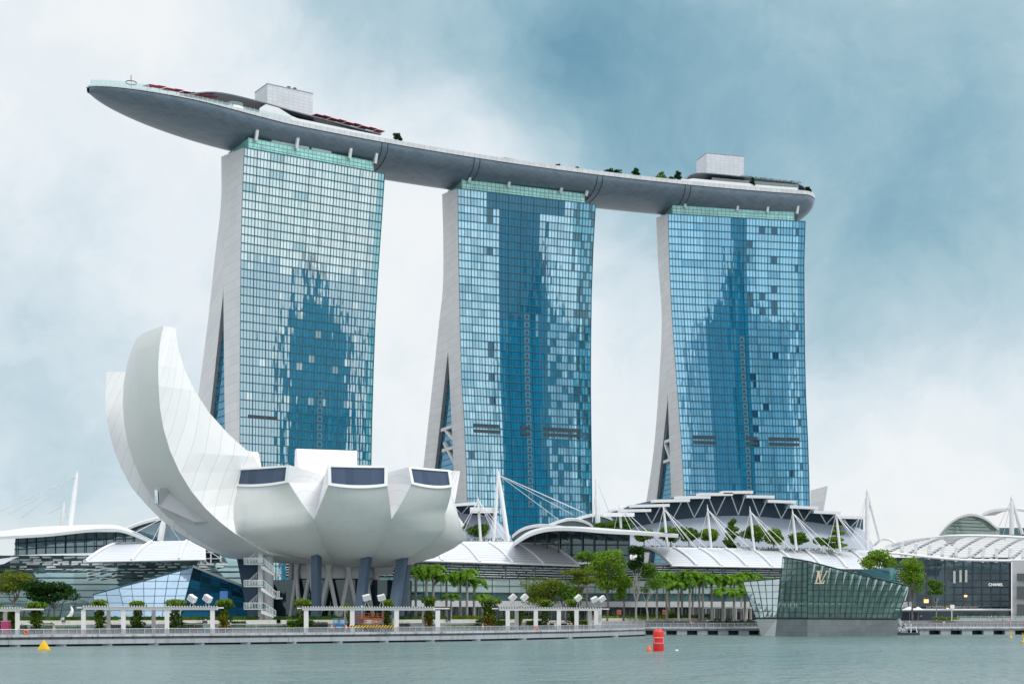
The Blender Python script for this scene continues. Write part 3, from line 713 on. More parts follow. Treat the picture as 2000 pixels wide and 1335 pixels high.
# second tall petal behind it
AZ2=181
sil=[(731,210.5),(778,210),(838,217),(899,236),(959,268),(1001,308),(1028,338),(1057,382),(1075,420),(1090,460),(1102,520)]
st2=[];inn2=[];d2,t2=pdir(AZ2)
for z in [55.2,51,47,43,39,35,31,27.5,24.5,22,20,18.4,17]:
    y=HZ-(z-CAMZ)*F/294; X=(smooth(y,sil)-1000)/F*295; rho=-(X-MC.x); w_=5.5+3.5*(1-(z-17)/38); st2.append((math.hypot(rho,w_),w_,z)); inn2.append([rho-(6+14*((55.2-z)/38)**1.5),w_*.9,z+ (0 if z>33 else 6*(33-z)/16)])
st2.append((6,5,15.2)); inn2.append([3,3,23])
petal(AZ2,st2[::-1],inn2[::-1],'second tall petal, behind the tallest one')
m_=MB(); top=skin_row(AZ2,*st2[0]); r_,w_,z_=inn2[0]; m_.face(top+[MC+d2*r_+t2*w_+Vector((0,0,z_)),MC+d2*r_-t2*w_+Vector((0,0,z_))]); m_.build('petal_cap',frame_m,mus)
# short petals with skylights: azimuth, half sector, tip
def short(az,hl,hr,rt,wt,zb_,zt_,rtop,valL,valR,sag=.55,crL=None,crR=None,window=True,label=None,leftc=None,asym=0):
    """valL, valR: (azimuth, rho, z) where this petal parts from its neighbours; crL, crR: (azimuth, rho, z) top of the fold"""
    m_=MB(); d,t=pdir(az); rows=[]
    n=10
    def pt(a,r,z): return MC+Vector((math.cos(R(a))*r,math.sin(R(a))*r,z))
    low=[(3,15.0),(8,15.2),(13,15.9),(18,17.4),(22,19.4),(24.5,21.2),(26,22.5)]
    for r,z in low:
        k=r/valL[1]
        if r>=valL[1]-.3: continue
        row=[]
        for i in range(n+1):
            md=4*(i/n)*(1-i/n); a_=valL[0]+(valR[0]-valL[0])*i/n; rr=r+1.3*md*r/25; q_=pt(a_,rr,z-.8*md*r/25)
            if leftc:
                f_=(r-3)/(valL[1]-3)*(len(leftc)-1); k_=min(int(f_),len(leftc)-2); lp=leftc[k_].lerp(leftc[k_+1],f_-k_)-MC
                rp_=pt(valR[0],r,z)-MC; aL=math.degrees(math.atan2(lp.y,lp.x))%360; aR=valR[0]; f2=i/n; ra=math.hypot(lp.x,lp.y)*(1-f2)+r*f2; aa=aL+(aR-aL)*f2
                q_=pt(aa,ra+1.2*md*r/25,lp.z*(1-f2)+z*f2-.7*md*r/25)
            row.append(q_)
        rows.append(row)
    # valley row then rows to the tip
    vL=leftc[-1].copy() if leftc else pt(*valL); vR=pt(*valR)
    mid=lambda i:1-(2*i/n-1)**2
    pL=vL-MC; vl=(math.degrees(math.atan2(pL.y,pL.x))%360,math.hypot(pL.x,pL.y),pL.z)
    rows.append([pt(vl[0]+(valR[0]-vl[0])*i/n,vl[1]+(valR[1]-vl[1])*i/n+1.15*mid(i),vl[2]+(valR[2]-vl[2])*i/n) for i in range(n+1)])
    tipb=[MC+d*(rt+.5*mid(i))+t*(asym-wt+2*wt*i/n)+Vector((0,0,zb_-sag*mid(i)))for i in range(n+1)]
    base=rows[-1]
    for f_ in (.25,.5,.75,1):
        rows.append([base[i].lerp(tipb[i],f_)+ (pt(az,1,0)-MC)*(1.3*f_*(1-f_)) for i in range(n+1)])
    m_.grid(rows,True)
    tipt=[MC+d*(rtop)+t*(asym*.9-wt*1.02+2*wt*1.02*i/n)+Vector((0,0,zt_)) for i in range(n+1)]
    m_.cur=1
    nr=len(rows); edgeL=[r[0] for r in rows[-5:]]+[tipt[0]]; edgeR=[r[-1] for r in rows[-5:]]+[tipt[-1]]
    cL=pt(*crL); cR=pt(*crR)
    fold=lambda v,c: [v.lerp(c,i/5) for i in range(6)]
    m_.grid([[b_.lerp(a,i/4) for i in range(5)] for a,b_ in zip(edgeL,fold(vL,cL))],False)
    m_.grid([[a.lerp(b_,i/4) for i in range(5)] for a,b_ in zip(edgeR,fold(vR,cR))],False)
    # roof of the petal going in to the funnel
    inn_=MC+d*10+Vector((0,0,zt_-4)); m_.face([tipt[0],tipt[-1],cR,inn_+t*4,inn_-t*4,cL])
    o=m_.build('petal',[skin_m,wallf_m],mus)
    if label: o['label']=label
    if window:
        nrm_=((tipb[-1]-tipb[0]).cross(tipt[0]-tipb[0])).normalized()
        if nrm_.dot(d)<0: nrm_=-nrm_
        fm=MB(); gl_=MB()
        def q(s,v,o_=0): i=s*n; a=int(min(i,n-1)); f_=i-a; return tipb[a].lerp(tipb[a+1],f_).lerp(tipt[a].lerp(tipt[a+1],f_),v)+nrm_*o_
        a0,a1,b0,b1=.055,.945,.13,.90
        for s0,s1,v0,v1 in ((0,1,0,b0),(0,1,b1,1),(0,a0,b0,b1),(a1,1,b0,b1)):
            for i in range(10):
                x0=s0+(s1-s0)*i/10; x1=s0+(s1-s0)*(i+1)/10; fm.hexa([q(x0,v0,-.3),q(x1,v0,-.3),q(x1,v1,-.3),q(x0,v1,-.3),q(x0,v0,.25),q(x1,v0,.25),q(x1,v1,.25),q(x0,v1,.25)])
        wf=fm.build('skylight',frame_m,o)
        for i in range(10):
            x0=a0+(a1-a0)*i/10; x1=a0+(a1-a0)*(i+1)/10; gl_.face([q(x0,b0,0),q(x1,b0,0),q(x1,b1,0),q(x0,b1,0)],[(x0*11,0),(x1*11,0),(x1*11,4),(x0*11,4)])
        gl_.build('skylight_glass',sky_glass,wf)
    return o
VT1=(222,27.5,24.6); V12=(261.5,27,23.4); V23=(293,27.5,23.6); V34=(323,25.8,25.2); V45=(352,21.5,26)
CT1=(222,24,31); C12=(262,20.5,32.6); C23=(293,21.5,32.8); C34=(322,19,33); C45=(352,17,33)
short(241.2,0,0,29.5,6.9,30.3,33.6,29.2,VT1,V12,crL=CT1,crR=C12,label='front petal left of the middle one',asym=-.4,leftc=ORE)
short(279,0,0,30.3,5.6,29.6,33.5,29.6,V12,V23,crL=C12,crR=C23,label='front petal in the middle')
short(309.5,0,0,29.6,4.9,30.2,33.6,28.6,V23,V34,crL=C23,crR=C34,label='front petal right of the middle one',asym=-.6)
short(337,0,0,21.9,2.8,31.2,33.8,20.0,V34,V45,crL=C34,crR=C45,label='petal at the right end, seen from the side',window=False)
def backp(az,rt,wt,zt_,lab=None):
    stt=[(3,2.5,15.3),(10,4.5,16.2),(18,6,19.5),(24,6.8,24),(rt-2,wt+.8,31),(rt,wt,zt_)]
    ii=[(3,2,17),(6,3,19),(10,4,22),(14,5,27),(rt-6,wt*.9,33),(rt-3,wt,zt_)]
    o,_,_=petal(az,stt,ii,lab,wm=wall_m)
    m_=MB(); d,t=pdir(az); top=skin_row(az,*stt[-1]); r_,w_,z_=ii[-1]; m_.face(top+[MC+d*r_+t*w_+Vector((0,0,z_)),MC+d*r_-t*w_+Vector((0,0,z_))]); m_.build('petal_cap',frame_m,o)
backp(15,21,4,33.5); backp(48,28,5.5,37); backp(108,30,7.0,42.8,'rear petal whose white inner face shows above the front ones'); backp(76,29,6,36)
backp(146,36,6.5,42)
# small lookout box on the tallest petal
def skinY(px,y):
    "depth of the tall petal's skin near this place"
    best=None
    for r,w_,z in st:
        for q in skin_row(AZ1,r,w_,z,24):
            a,b_=px_of(q); dd=(a-px)**2+(b_-y)**2
            if best is None or dd<best[0]: best=(dd,q.y)
    return best[1]
m_=MB(); yA=skinY(320,965)-2.6; yT=skinY(405,1018)-.6
a=W(303,952,yA); b_=W(339,952,yA+.5); tl=W(411,1018,yT); c_=W(312,988,yA-1.0); d_=W(304,984,yA-.5); e2=W(345,1009,yA-.3); f2=W(380,1018,yT-.8)
tt=W(311,953,yA-1.6)
m_.cur=1; m_.face([tt,c_,e2,f2,tl,b_]); m_.cur=0; m_.face([c_,d_,W(330,1012,yA+2),W(380,1026,yT+1),tl,f2,e2]); m_.cur=1; m_.face([a,tt,b_,W(340,952,yA+5),W(305,952,yA+6)])
m_.face([a,d_,c_,tt])
lb=m_.build('lookout_box',[skin_m,wallf_m],mus)
m_=MB(); nn=Vector((-.25,-.06,0)); m_.face([a.lerp(tt,.15).lerp(d_,.1)+nn,tt.lerp(a,.1).lerp(c_,.12)+nn,c_.lerp(d_,.1).lerp(tt,.12)+nn,d_.lerp(c_,.15).lerp(a,.1)+nn],[(0,0),(1,0),(1,3),(0,3)]); m_.build('lookout_glass',glass('lookout_glass',(.12,.22,.22),gl=.3,cu=1,cv=1.2),lb)
# base: slanted blue columns, white crossed struts, glazed lobby
bluecol=mat('blue_column',(.062,.105,.165),.5,var=.12,scale=.4)
def column(tx0,tx1,ty,bx0,bx1,by,Zt,Zb,dep=1.8):
    m_=MB(); top=[W(tx0,ty,Zt),W(tx1,ty,Zt)]; bot=[W(bx0,by,Zb),W(bx1,by,Zb)]; off=Vector((.0,dep,0))
    ex=Vector((.6,0,0))
    m_.hexa([bot[0],bot[1],bot[1]+off+ex,bot[0]+off+ex,top[0],top[1],top[1]+off+ex,top[0]+off+ex]); m_.build('column',bluecol,mus)
column(607.5,620,1078,607.5,620,1217,281,281); column(706,721,1074,688,703,1217,284,281); column(777,793,1072,754,771,1217,288,283)
column(788,800,1082,766,780,1217,297,293); column(722,736,1120,711,724,1214,318,312); column(462,500,1088,486,516,1214,300,292,6)
stw=mat('white_strut',(.62,.63,.64),.45,var=.05)
LC=Vector((-37.6,301,0))
for k in range(14):
    a0=2*math.pi*k/14
    for dl in (.30,-.30):
        m_=MB(); m_.tube(LC+Vector((9.8*math.cos(a0),9.8*math.sin(a0),3.4)),LC+Vector((9.0*math.cos(a0+dl),9.0*math.sin(a0+dl),17)),.45,n=8); m_.build('strut',stw,mus)
lob=glass('lobby_glass',(.02,.035,.04),gl=.12,tint=(.5,.65,.7),var=.5,cu=2.5,cv=4)
m_=MB(); rows=[]
for z in (3.4,12.4): rows.append([LC+Vector((13*math.cos(2*math.pi*k/40)*1.25,7.8*math.sin(2*math.pi*k/40)+2,z)) for k in range(41)])
m_.grid(rows,False); m_.build('lobby_glazing',lob,mus)
m_=MB(); m_.lathe((LC.x,LC.y,0),[(8.4,12.6),(8.6,15.4),(.01,15.9)],32); m_.build('base_drum',stw,mus)
m_=MB(); m_.hexa([W(734,1122,318),W(764,1122,318),W(764,1122,330),W(734,1122,330),W(728,1104,318),W(772,1100,318),W(772,1100,330),W(728,1104,330)]); m_.build('soffit_box',stw,mus)
# outside stair
stm=mat('stair_white',(.70,.71,.72),.5,var=.06)
ZS=279; sx=lambda px:(px-1000)/F*ZS; sz=lambda y:CAMZ+(HZ-y)/F*ZS
sh_=MB(); 
for x0,x1,top,yo in ((504,513,1067,0),(523,527,1081,3)): sh_.hexa([(sx(x0),ZS+yo,3.4),(sx(x1),ZS+yo,3.4),(sx(x1),ZS+yo+1.4,3.4),(sx(x0),ZS+yo+1.4,3.4),(sx(x0),ZS+yo,sz(top)),(sx(x1),ZS+yo,sz(top)),(sx(x1),ZS+yo+1.4,sz(top)),(sx(x0),ZS+yo+1.4,sz(top))])
sh_.box(((sx(513)+sx(523))/2,ZS+2.6,(3.4+sz(1081))/2),1.2,.2,sz(1081)-3.4)
so=sh_.build('stair_shaft',stm,mus)
for (ya,yb) in ((1101,1122),(1144,1166),(1188,1203)):
    m_=MB(); z0=sz(ya); z1=sz(yb)
    m_.box(((sx(481)+sx(520))/2,ZS-1.2,z0),sx(520)-sx(481),2.6,.3)
    m_.hexa([(sx(514),ZS-2.4,z0-.9),(sx(543),ZS-2.4,z1-.4),(sx(543),ZS-.2,z1-.4),(sx(514),ZS-.2,z0-.9),(sx(514),ZS-2.4,z0-.1),(sx(543),ZS-2.4,z1),(sx(543),ZS-.2,z1),(sx(514),ZS-.2,z0-.1)])
    if ya<1180: m_.box(((sx(541)+sx(550))/2,ZS-.6,z1-.15),sx(550)-sx(541),3.6,.3)
    m_.box(((sx(495)+sx(515))/2,ZS+1.2,z0+1.1),sx(515)-sx(495),1.6,.3)
    fo=m_.build('stair_flight',stm,so)
    g_=MB(); 
    pl=[(sx(481),z0),(sx(519),z0),(sx(543),z1),(sx(550),z1)] if ya<1180 else [(sx(481),z0),(sx(519),z0),(sx(543),z1)]
    for (xa,za),(xb,zb2) in zip(pl,pl[1:]): g_.face([(xa,ZS-2.5,za),(xb,ZS-2.5,zb2),(xb,ZS-2.5,zb2+1.1),(xa,ZS-2.5,za+1.1)])
    g_.face([(sx(481),ZS-2.5,z0),(sx(481),ZS,z0),(sx(481),ZS,z0+1.1),(sx(481),ZS-2.5,z0+1.1)])
    g_.build('rail_glass',clear,so)
    r_=MB()
    for (xa,za),(xb,zb2) in zip(pl,pl[1:]):
        r_.bar((xa,ZS-2.52,za+1.15),(xb,ZS-2.52,zb2+1.15),.08)
        kk=max(2,int(abs(xb-xa)/.5))
        for i in range(kk+1): f_=i/kk; x=xa+(xb-xa)*f_; z=za+(zb2-za)*f_; r_.bar((x,ZS-2.52,z),(x,ZS-2.52,z+1.15),.06)
    # rising rail at the back
    for i in range(9):
        x=sx(484)+(sx(510)-sx(484))*i/8; z=z0+ (2.4)*i/8; r_.bar((x,ZS+.6,z),(x,ZS+.6,z+1.1),.07)
    r_.bar((sx(484),ZS+.6,z0+1.1),(sx(510),ZS+.6,z0+3.5),.09)
    r_.build('handrail',whiteplain,so)
m_=MB(); m_.hexa([W(497,1070,ZS+2),W(512,1068,ZS-1),W(512,1068,ZS+4),W(497,1070,ZS+4),W(490,1068,ZS+2),W(513,1064,ZS-1.5),W(513,1064,ZS+4),W(490,1068,ZS+4)]); m_.build('stair_hood',dark,so)
# ================================================================ shopping mall behind the promenade
def Zm(px): return interp(px,[(-400,408),(0,395),(400,383),(800,388),(1130,425),(1300,430),(1700,445),(2200,452)])
vault_m=panel('vault_louvres',(.64,.66,.71),(.38,.42,.48),9,1.15,.0,.26,.45,var=.03)
wing_m=panel('wing_roof',(.68,.69,.71),(.6,.62,.65),5.5,400,.12,.0,.4,var=.03)
lou_glass=glass('mall_dark_glass',(.02,.035,.042),gl=.07,tint=(.55,.72,.74),var=.6,cu=4.5,cv=2.4,wob=.16,wscale=.35,wstretch=(.5,1,2))
pale_glass=glass('mall_pale_glass',(.40,.52,.53),gl=.25,tint=(.8,.93,.93),var=.18,cu=4.5,cv=3.6,wob=.03)
shop_glass=glass('shop_glass',(.035,.04,.042),gl=.08,tint=(.6,.72,.75),var=.8,cu=3.2,cv=4,wob=.03)
band_glass=glass('band_glass',(.02,.07,.075),gl=.14,tint=(.5,.7,.7),var=.5,cu=4.5,cv=3,wob=.05)
fascia_m=mat('fascia_grey',(.50,.51,.53),.6,var=.05)
frame_d=mat('glazing_frame',(.07,.10,.11),.45,var=.1)
fin_m=mat('pale_bar',(.72,.75,.77),.4,var=.1)
def PX(px,back,z): Z=Zm(px); q=G(px,Z,z); return Vector((q.x,q.y+back,z))
def ext(mb,p0,p1,prof,n=40,smooth=False,zf=PX):
    "sweep a profile [(back, z)] along the mall front"
    pxs=[p0+(p1-p0)*i/n for i in range(n+1)]
    mb.grid([[zf(px,b_,z) for px in pxs] for b_,z in prof],smooth)
def zy(y,px,back=0): return CAMZ+(HZ-y)/F*(Zm(px)+back)
def block(name,lab,p0,p1,fins=True,seed=1,frost=True):
    th_=thing(name,lab,'mall',PX((p0+p1)/2,0,3.4)); rn=random.Random(seed); n=int((p1-p0)/14)
    m_=MB(); ext(m_,p0,p1,[(2.5,3.4),(2.5,7.2)],n); sf=m_.build('shopfront',shop_glass,th_)
    m_=MB()
    for i in range(int((p1-p0)/11)+1):
        px=p0+11*i; m_.bar(PX(px,2.3,3.4),PX(px,2.3,7.2),.12)
    m_.build('shopfront_frame',grey,sf)
    m_=MB(); ext(m_,p0,p1,[(2.6,7.2),(-.6,7.2),(-.6,8.9),(2.6,8.9)],n); m_.build('fascia',fascia_m,th_)
    m_=MB(); ext(m_,p0,p1,[(1.2,8.9),(1.0,11.2)],n); m_.build('clerestory',band_glass,th_)
    m_=MB(); ext(m_,p0,p1,[(.8,11.2),(-.6,15.2)],n); po=m_.build('pale_glazing',pale_glass,th_)
    m_=MB(); ext(m_,p0,p1,[(-.6,15.2),(-.9,17.5),(-.6,19.8)],n); lo=m_.build('dark_glazing',lou_glass,th_)
    m_=MB()
    for z,b_ in ((11.2,.7),(13.2,0),(15.2,-.75)): m_.poly([PX(p0+(p1-p0)*i/n,b_-.1,z) for i in range(n+1)],.10,4)
    k=int((p1-p0)/(4.5*F/Zm(p0)))
    for i in range(k+1):
        px=p0+(p1-p0)*i/k; m_.bar(PX(px,1.1,8.9),PX(px,.7,11.2),.14); m_.bar(PX(px,.7,11.2),PX(px,-.7,15.2),.14); m_.bar(PX(px,-.7,15.2),PX(px,-.8,19.8),.14)
    m_.build('glazing_frame',frame_d,po)
    if fins:  # bright slats added for the wavy reflections of louvres in the glass
        m_=MB()
        for j in range(6):
            z=15.7+j*.72; px=p0
            while px<p1-6:
                w_=rn.uniform(14,34); q0=PX(px,-1.0,z+rn.uniform(-.07,.07)); q1=PX(min(px+w_-1,p1),-1.0,z+rn.uniform(-.07,.07)); m_.bar(q0,q1,.3,.16); px+=w_+(rn.uniform(0,3))
        m_.build('reflection_slats',fin_m,lo)
        for i in range(int((p1-p0)/58)+1):
            m_=MB(); px=p0+20+58*i
            if px<p1: m_.bar(PX(px,-.9,15.2),PX(px,-.9,19.8),.9,.5); m_.build('louvre_post',frame_d,th_)
    m_=MB(); ext(m_,p0,p1,[(2.6,7.2),(30,7.2)],4); ext(m_,p0,p1,[(1,19.9),(40,22)],4); m_.build('floor_slab',fascia_m,th_)
    return th_
def vault(th_,pts_top,pts_low,ribs,Zt=9,name='vault_roof',m=vault_m,n=40,bulge=1.5):
    "louvred vault between an upper edge (px,y) and a lower edge (px,y); upper edge stands Zt further back"
    m_=MB(); rows=[]; 
    def pt(f_,k):
        (a0,a1),(b0,b1)=pts_low,pts_top
        lx=a0[0]+(a1[0]-a0[0])*f_; ly=a0[1]+(a1[1]-a0[1])*f_; tx=b0[0]+(b1[0]-b0[0])*f_; ty=b0[1]+(b1[1]-b0[1])*f_
        ZL=Zm(lx)-3; L=W(lx,ly,ZL); T_=W(tx,ty,Zm(tx)+Zt); q=L.lerp(T_,k); b_=bulge*4*k*(1-k)*.5
        return q+Vector((0,-b_*.55,b_*.85))
    m_.grid([[pt(i/n,k/8) for i in range(n+1)] for k in range(9)],True)
    m_.grid([[pt(i/n,k/8)+Vector((0,.25,-.35)) for i in range(n+1)] for k in range(9)],True)
    vo=m_.build(name,m,th_)
    for f_ in ribs:
        m_=MB(); m_.poly([pt(f_,k/8)+Vector((0,-.15,.25)) for k in range(9)],.42,6); m_.build('vault_rib',whiteplain,vo)
    m_=MB(); m_.poly([pt(i/n,0) for i in range(n+1)],.28,6); m_.poly([pt(i/n,1) for i in range(n+1)],.3,6); m_.build('vault_edge',whiteplain,vo)
    return vo
mb_=block('mall_block','mall block with louvred white vault right of the lotus museum, behind the palms',560,1330,seed=3)
vault(mb_,((700,1057),(1065,1061)),((700,1090),(1131,1104)),[0,.20,.38,.55,.70,.84,1.0])
m_=MB(); 
m_.poly([W(750,1058.5,410),W(1068,1061,432)],.55,4); m_.build('gutter',grey,mb_)
mc=block('mall_block','mall block with long white vault behind the tall trees and the faceted glass pavilion',1330,1830,seed=5)
vault(mc,((1264,1069),(1705,1076)),((1312,1104),(1740,1111)),[0,.115,.23,.345,.46,.575,.69,.8,.9],Zt=12)
# upper glass hall with white wing canopies
wg=glass('hall_glass',(.015,.035,.04),gl=.16,tint=(.5,.68,.72),var=.6,cu=4.5,cv=5,wob=.05)
hall=thing('glass_hall','dark glass hall under a white wing-shaped canopy, above the trees','hall',G(1150,440,20))
def strip(pts0,pts1,Z0,Z1,m,name,parent,n=30,thick=.5,uvm=False):
    "roof sheet between two px curves"
    m_=MB(); a=[];b_=[]
    for i in range(n+1):
        f_=i/n; x0=pts0[0][0]+(pts0[-1][0]-pts0[0][0])*f_; x1=pts1[0][0]+(pts1[-1][0]-pts1[0][0])*f_
        z0=Z0(x0) if callable(Z0) else Z0; z1=Z1(x1) if callable(Z1) else Z1
        a.append(W(x0,smooth(x0,pts0),z0)); b_.append(W(x1,smooth(x1,pts1),z1))
    top=[[p_.lerp(q,k/4) for p_,q in zip(a,b_)] for k in range(5)]
    m_.grid(top,True); m_.grid([[q-Vector((0,0,thick)) for q in r] for r in top],True)
    m_.grid([top[0],[q-Vector((0,0,thick)) for q in top[0]]],False); m_.grid([top[-1],[q-Vector((0,0,thick)) for q in top[-1]]],False)
    m_.face([top[0][0],top[-1][0],top[-1][0]-Vector((0,0,thick)),top[0][0]-Vector((0,0,thick))]); m_.face([top[0][-1],top[-1][-1],top[-1][-1]-Vector((0,0,thick)),top[0][-1]-Vector((0,0,thick))])
    return m_.build(name,m,parent),a,b_
front=[(1004,1060),(1020,1049),(1037,1040),(1060,1033),(1085,1030),(1120,1030),(1176,1034.5),(1260,1039),(1325,1043.5)]
back_=[(1004,1056),(1030,1038),(1060,1029),(1100,1027),(1140,1028),(1200,1032),(1260,1036.5),(1325,1042)]
strip(front,back_,404,440,wing_m,'wing_canopy',hall,thick=.9)
for cv,Zc in ((([(1000,1046),(1012,1036),(1030,1028),(1055,1024),(1090,1026),(1105,1028)]),446),([(1072,1024),(1090,1017),(1110,1012),(1130,1013),(1150,1020),(1158,1026)],456),([(1124,1012),(1145,1006),(1165,1003),(1180,1005),(1196,1012),(1204,1020)],466),([(1178,1002),(1200,993),(1225,988),(1250,986)],476)):
    up=[(x,y-1.5) for x,y in cv]; strip(cv,up,Zc,Zc+18,wing_m,'arched_roof',hall,n=16,thick=.8)
    m_=MB(); n=14; xs=[cv[0][0]+(cv[-1][0]-cv[0][0])*i/n for i in range(n+1)]
    m_.grid([[W(x,max(y0,smooth(x,cv)+.5),Zc+2) for x in xs] for y0 in (0,)]+[[W(x,1050,Zc+2) for x in xs]],False); m_.build('gable_glass',wg,hall)
m_=MB(); m_.face([W(1010,1058,428),W(1228,1062,424),W(1228,1037,424),W(1051,1038,428)],[(0,0),(33,0),(33,5),(8,5)]); 
m_.face([W(1010,1092,428),W(1228,1100,424),W(1228,1062,424),W(1010,1058,428)],[(0,-6),(33,-6),(33,0),(0,0)]); m_.build('hall_glazing',wg,hall)
m_=MB()
for i in range(9): x=1045+i*23; m_.bar(W(x,1098,423),W(x,1036,423),.35,.5)
for y in (1062,1082): m_.bar(W(1015,y,426),W(1228,y+1,422.5),.25)
for i in range(8): x=1070+i*32; m_.bar(W(x,1037+i*.4,424),W(x+18,1040+i*.5,408),.5,.4)
m_.build('hall_frame',frame_d,hall)
# left part of the mall
lb_=thing('mall_block','mall wing at the left edge with curved wing roof and leaning reflective glass wall','mall',G(180,395,3.4))
Zl=lambda px:interp(px,[(-200,410),(0,402),(480,384)])
m_=MB(); pxs=[-120+i*15 for i in range(44)]
lean=[(1206,0),(1190,-.2),(1165,-.5),(1140,.3),(1115,2.2),(1098,5),(1084,8.5)]
m_.grid([[W(px,y+(0 if y>1160 else (px-250)*.0 ),Zl(px)+b_) for px in pxs] for y,b_ in lean],True)
lgl=m_.build('leaning_glass',glass('leaning_glass',(.045,.09,.095),gl=.30,tint=(.62,.82,.84),var=.9,cu=3.6,cv=2.6,wob=.22,wscale=.3,wstretch=(.5,1,2)),lb_)
m_=MB()
for px in range(-100,520,24): m_.poly([W(px+ (1206-y)*.25,y,Zl(px)+b_-.2) for y,b_ in lean],.16,4)
for y,b_ in ((1190,-.2),(1178,-.35),(1165,-.5),(1152,-.1),(1140,.3),(1127,1.2),(1115,2.2),(1105,3.6)): m_.poly([W(px,y,Zl(px)+b_-.2) for px in pxs],.12,4)
m_.build('glass_frame',frame_d,lgl)
m_=MB(); rn=random.Random(9)  # broken pale slats added as reflections on the leaning glass
for y,b_ in ((1088,7.4),(1093,6.2),(1097,5.1),(1101,4.2),(1106,3.4),(1111,2.7),(1117,2.0),(1123,1.5),(1129,1.0)):
    px=20 if y<1112 else 170
    while px<(430 if y<1112 else 400):
        w_=rn.uniform(10,26)
        if rn.random()<.75: m_.bar(W(px,y+rn.uniform(-.8,.8),Zl(px)+b_-.5),W(px+w_,y+rn.uniform(-.8,.8),Zl(px)+b_-.5),.35,.22 if y>1110 else .5)
        px+=w_+rn.uniform(1,8)
m_.build('reflection_slats',fin_m,lgl)
Zmo=Zm; 
vault(lb_,((232,1060),(402,1056)),((168,1096.5),(402,1092)),[0,.38,.78],Zt=14)
m_=MB(); m_.hexa([W(-60,1112,392),W(8,1100,391),W(8,1100,396),W(-60,1112,396),W(-60,1098,398),W(36,1086,399),W(36,1086,403),W(-60,1098,403)]); m_.build('side_roof',vault_m,lb_)
m_=MB(); ug=glass('upper_hall_glass',(.06,.12,.15),gl=.28,tint=(.6,.78,.88),var=.7,cu=4.6,cv=3.2,wob=.1,wscale=.3)
m_.grid([[W(28,1084,415),W(95,1081,412),W(190,1079,409),W(262,1072,406),W(300,1066,405)],[W(30,1049,415),W(95,1043,412),W(190,1038,409),W(262,1038,406),W(300,1056,405)]],False); uo=m_.build('upper_glazing',ug,lb_)
m_=MB()
for i in range(13):
    x=32+i*19; yt=interp(x,[(30,1049),(95,1043),(190,1038),(262,1040)]); yb=interp(x,[(28,1084),(95,1081),(190,1079),(262,1072)]); z=interp(x,[(28,414.5),(262,405.5)]); m_.bar(W(x,yb,z),W(x,yt,z),.2)
for f_ in (.33,.66): m_.poly([W(x,interp(x,[(28,1084),(95,1081),(190,1079),(262,1072)])*(1-f_)+interp(x,[(30,1049),(95,1043),(190,1038),(262,1040)])*f_,interp(x,[(28,414.5),(262,405.5)])) for x in (28,95,190,262)],.14,4)
m_.build('upper_frame',frame_d,uo)
strip([(-80,1052),(0,1047),(94,1041.5),(145,1036),(190,1032),(228,1032),(256,1039),(298,1057)],[(-80,1042),(0,1036.5),(60,1029),(142,1025),(185,1023.5),(228,1025),(256,1034),(298,1054)],398,430,wing_m,'wing_roof',lb_,thick=.8)
# domed hall behind it
m_=MB(); n=12; cv=[(245,1032),(262,1024),(290,1015),(315,1010),(345,1014),(375,1026),(395,1040)]; xs=[245+150*i/n for i in range(n+1)]
m_.grid([[W(x,1056,440) for x in xs],[W(x,(1056+smooth(x,cv))/2,440) for x in xs],[W(x,smooth(x,cv),440) for x in xs]],False); m_.build('gable_glass',ug,lb_)
strip(cv,[(x,y-2) for x,y in cv],437,470,wing_m,'arched_roof',lb_,n=16,thick=.8)
m_=MB(); m_.hexa([W(392,1110,392),W(432,1110,392),W(432,1110,400),W(392,1110,400),W(392,1062,392),W(432,1062,392),W(432,1062,400),W(392,1062,400)])
ss_=m_.build('scaffold_tower',lou_glass,lb_); m_=MB()
for x in (393,412,431): m_.bar(W(x,1135,391.6),W(x,1062,391.6),.35)
for i in range(6): y=1066+i*12; m_.bar(W(393,y,391.5),W(431,y,391.5),.25); m_.bar(W(412 if i%2 else 393,y,391.5),W(431 if i%2 else 412,y+12,391.5),.22)
m_.build('scaffold_frame',fin_m,ss_)
# right part of the mall: lattice canopy, tall glass front
rb=thing('mall_block','mall wing at the right edge with white lattice canopy and tall dark glass front','mall',G(1900,440,3.4))
ZR_=lambda px:interp(px,[(1700,452),(2300,428)])
up=[(1742,1066),(1793,1052),(1851,1044),(1920,1042.5),(2000,1046),(2200,1062)]
lo=[(1718,1078),(1760,1081),(1803,1086),(1869,1092),(1945,1094),(2000,1094),(2200,1092)]
nx=70
def cpt(f_,k):
    xl=1718+482*f_; xu=1742+458*f_+ (24 if f_>0 else 0); yl=smooth(xl,lo); yu=smooth(xu,up); a=W(xl,yl,ZR_(xl)-8); b_=W(xu,yu,ZR_(xu)+14); q=a.lerp(b_,k); h_=4*k*(1-k); return q+Vector((0,-h_*1.6,h_*1.2))
m_=MB()
for j in range(13):
    k=j/13*.82+.03; 
    for i in range(nx): m_.bar(cpt(i/nx,k),cpt((i+1)/nx,k),.6,.14)
lc=m_.build('canopy_slats',whiteplain,rb)
m_=MB(); m_.grid([[cpt(i/nx,k) for i in range(nx+1)] for k in (.84,.92,1.0)],True); m_.grid([[cpt(i/nx,k)-Vector((0,0,.4)) for i in range(nx+1)] for k in (.84,.92,1.0)],True); m_.build('canopy_top',wing_m,rb)
for i in range(12):
    f0=i/12+.02; m_=MB(); m_.poly([cpt(min(1,f0+.085*k/8),k/8)-Vector((0,0,.45)) for k in range(9)],.42,6); m_.build('canopy_rib',grey,rb)
m_=MB(); m_.poly([cpt(i/nx,0) for i in range(nx+1)],.4,6); m_.build('canopy_beam',whiteplain,rb)
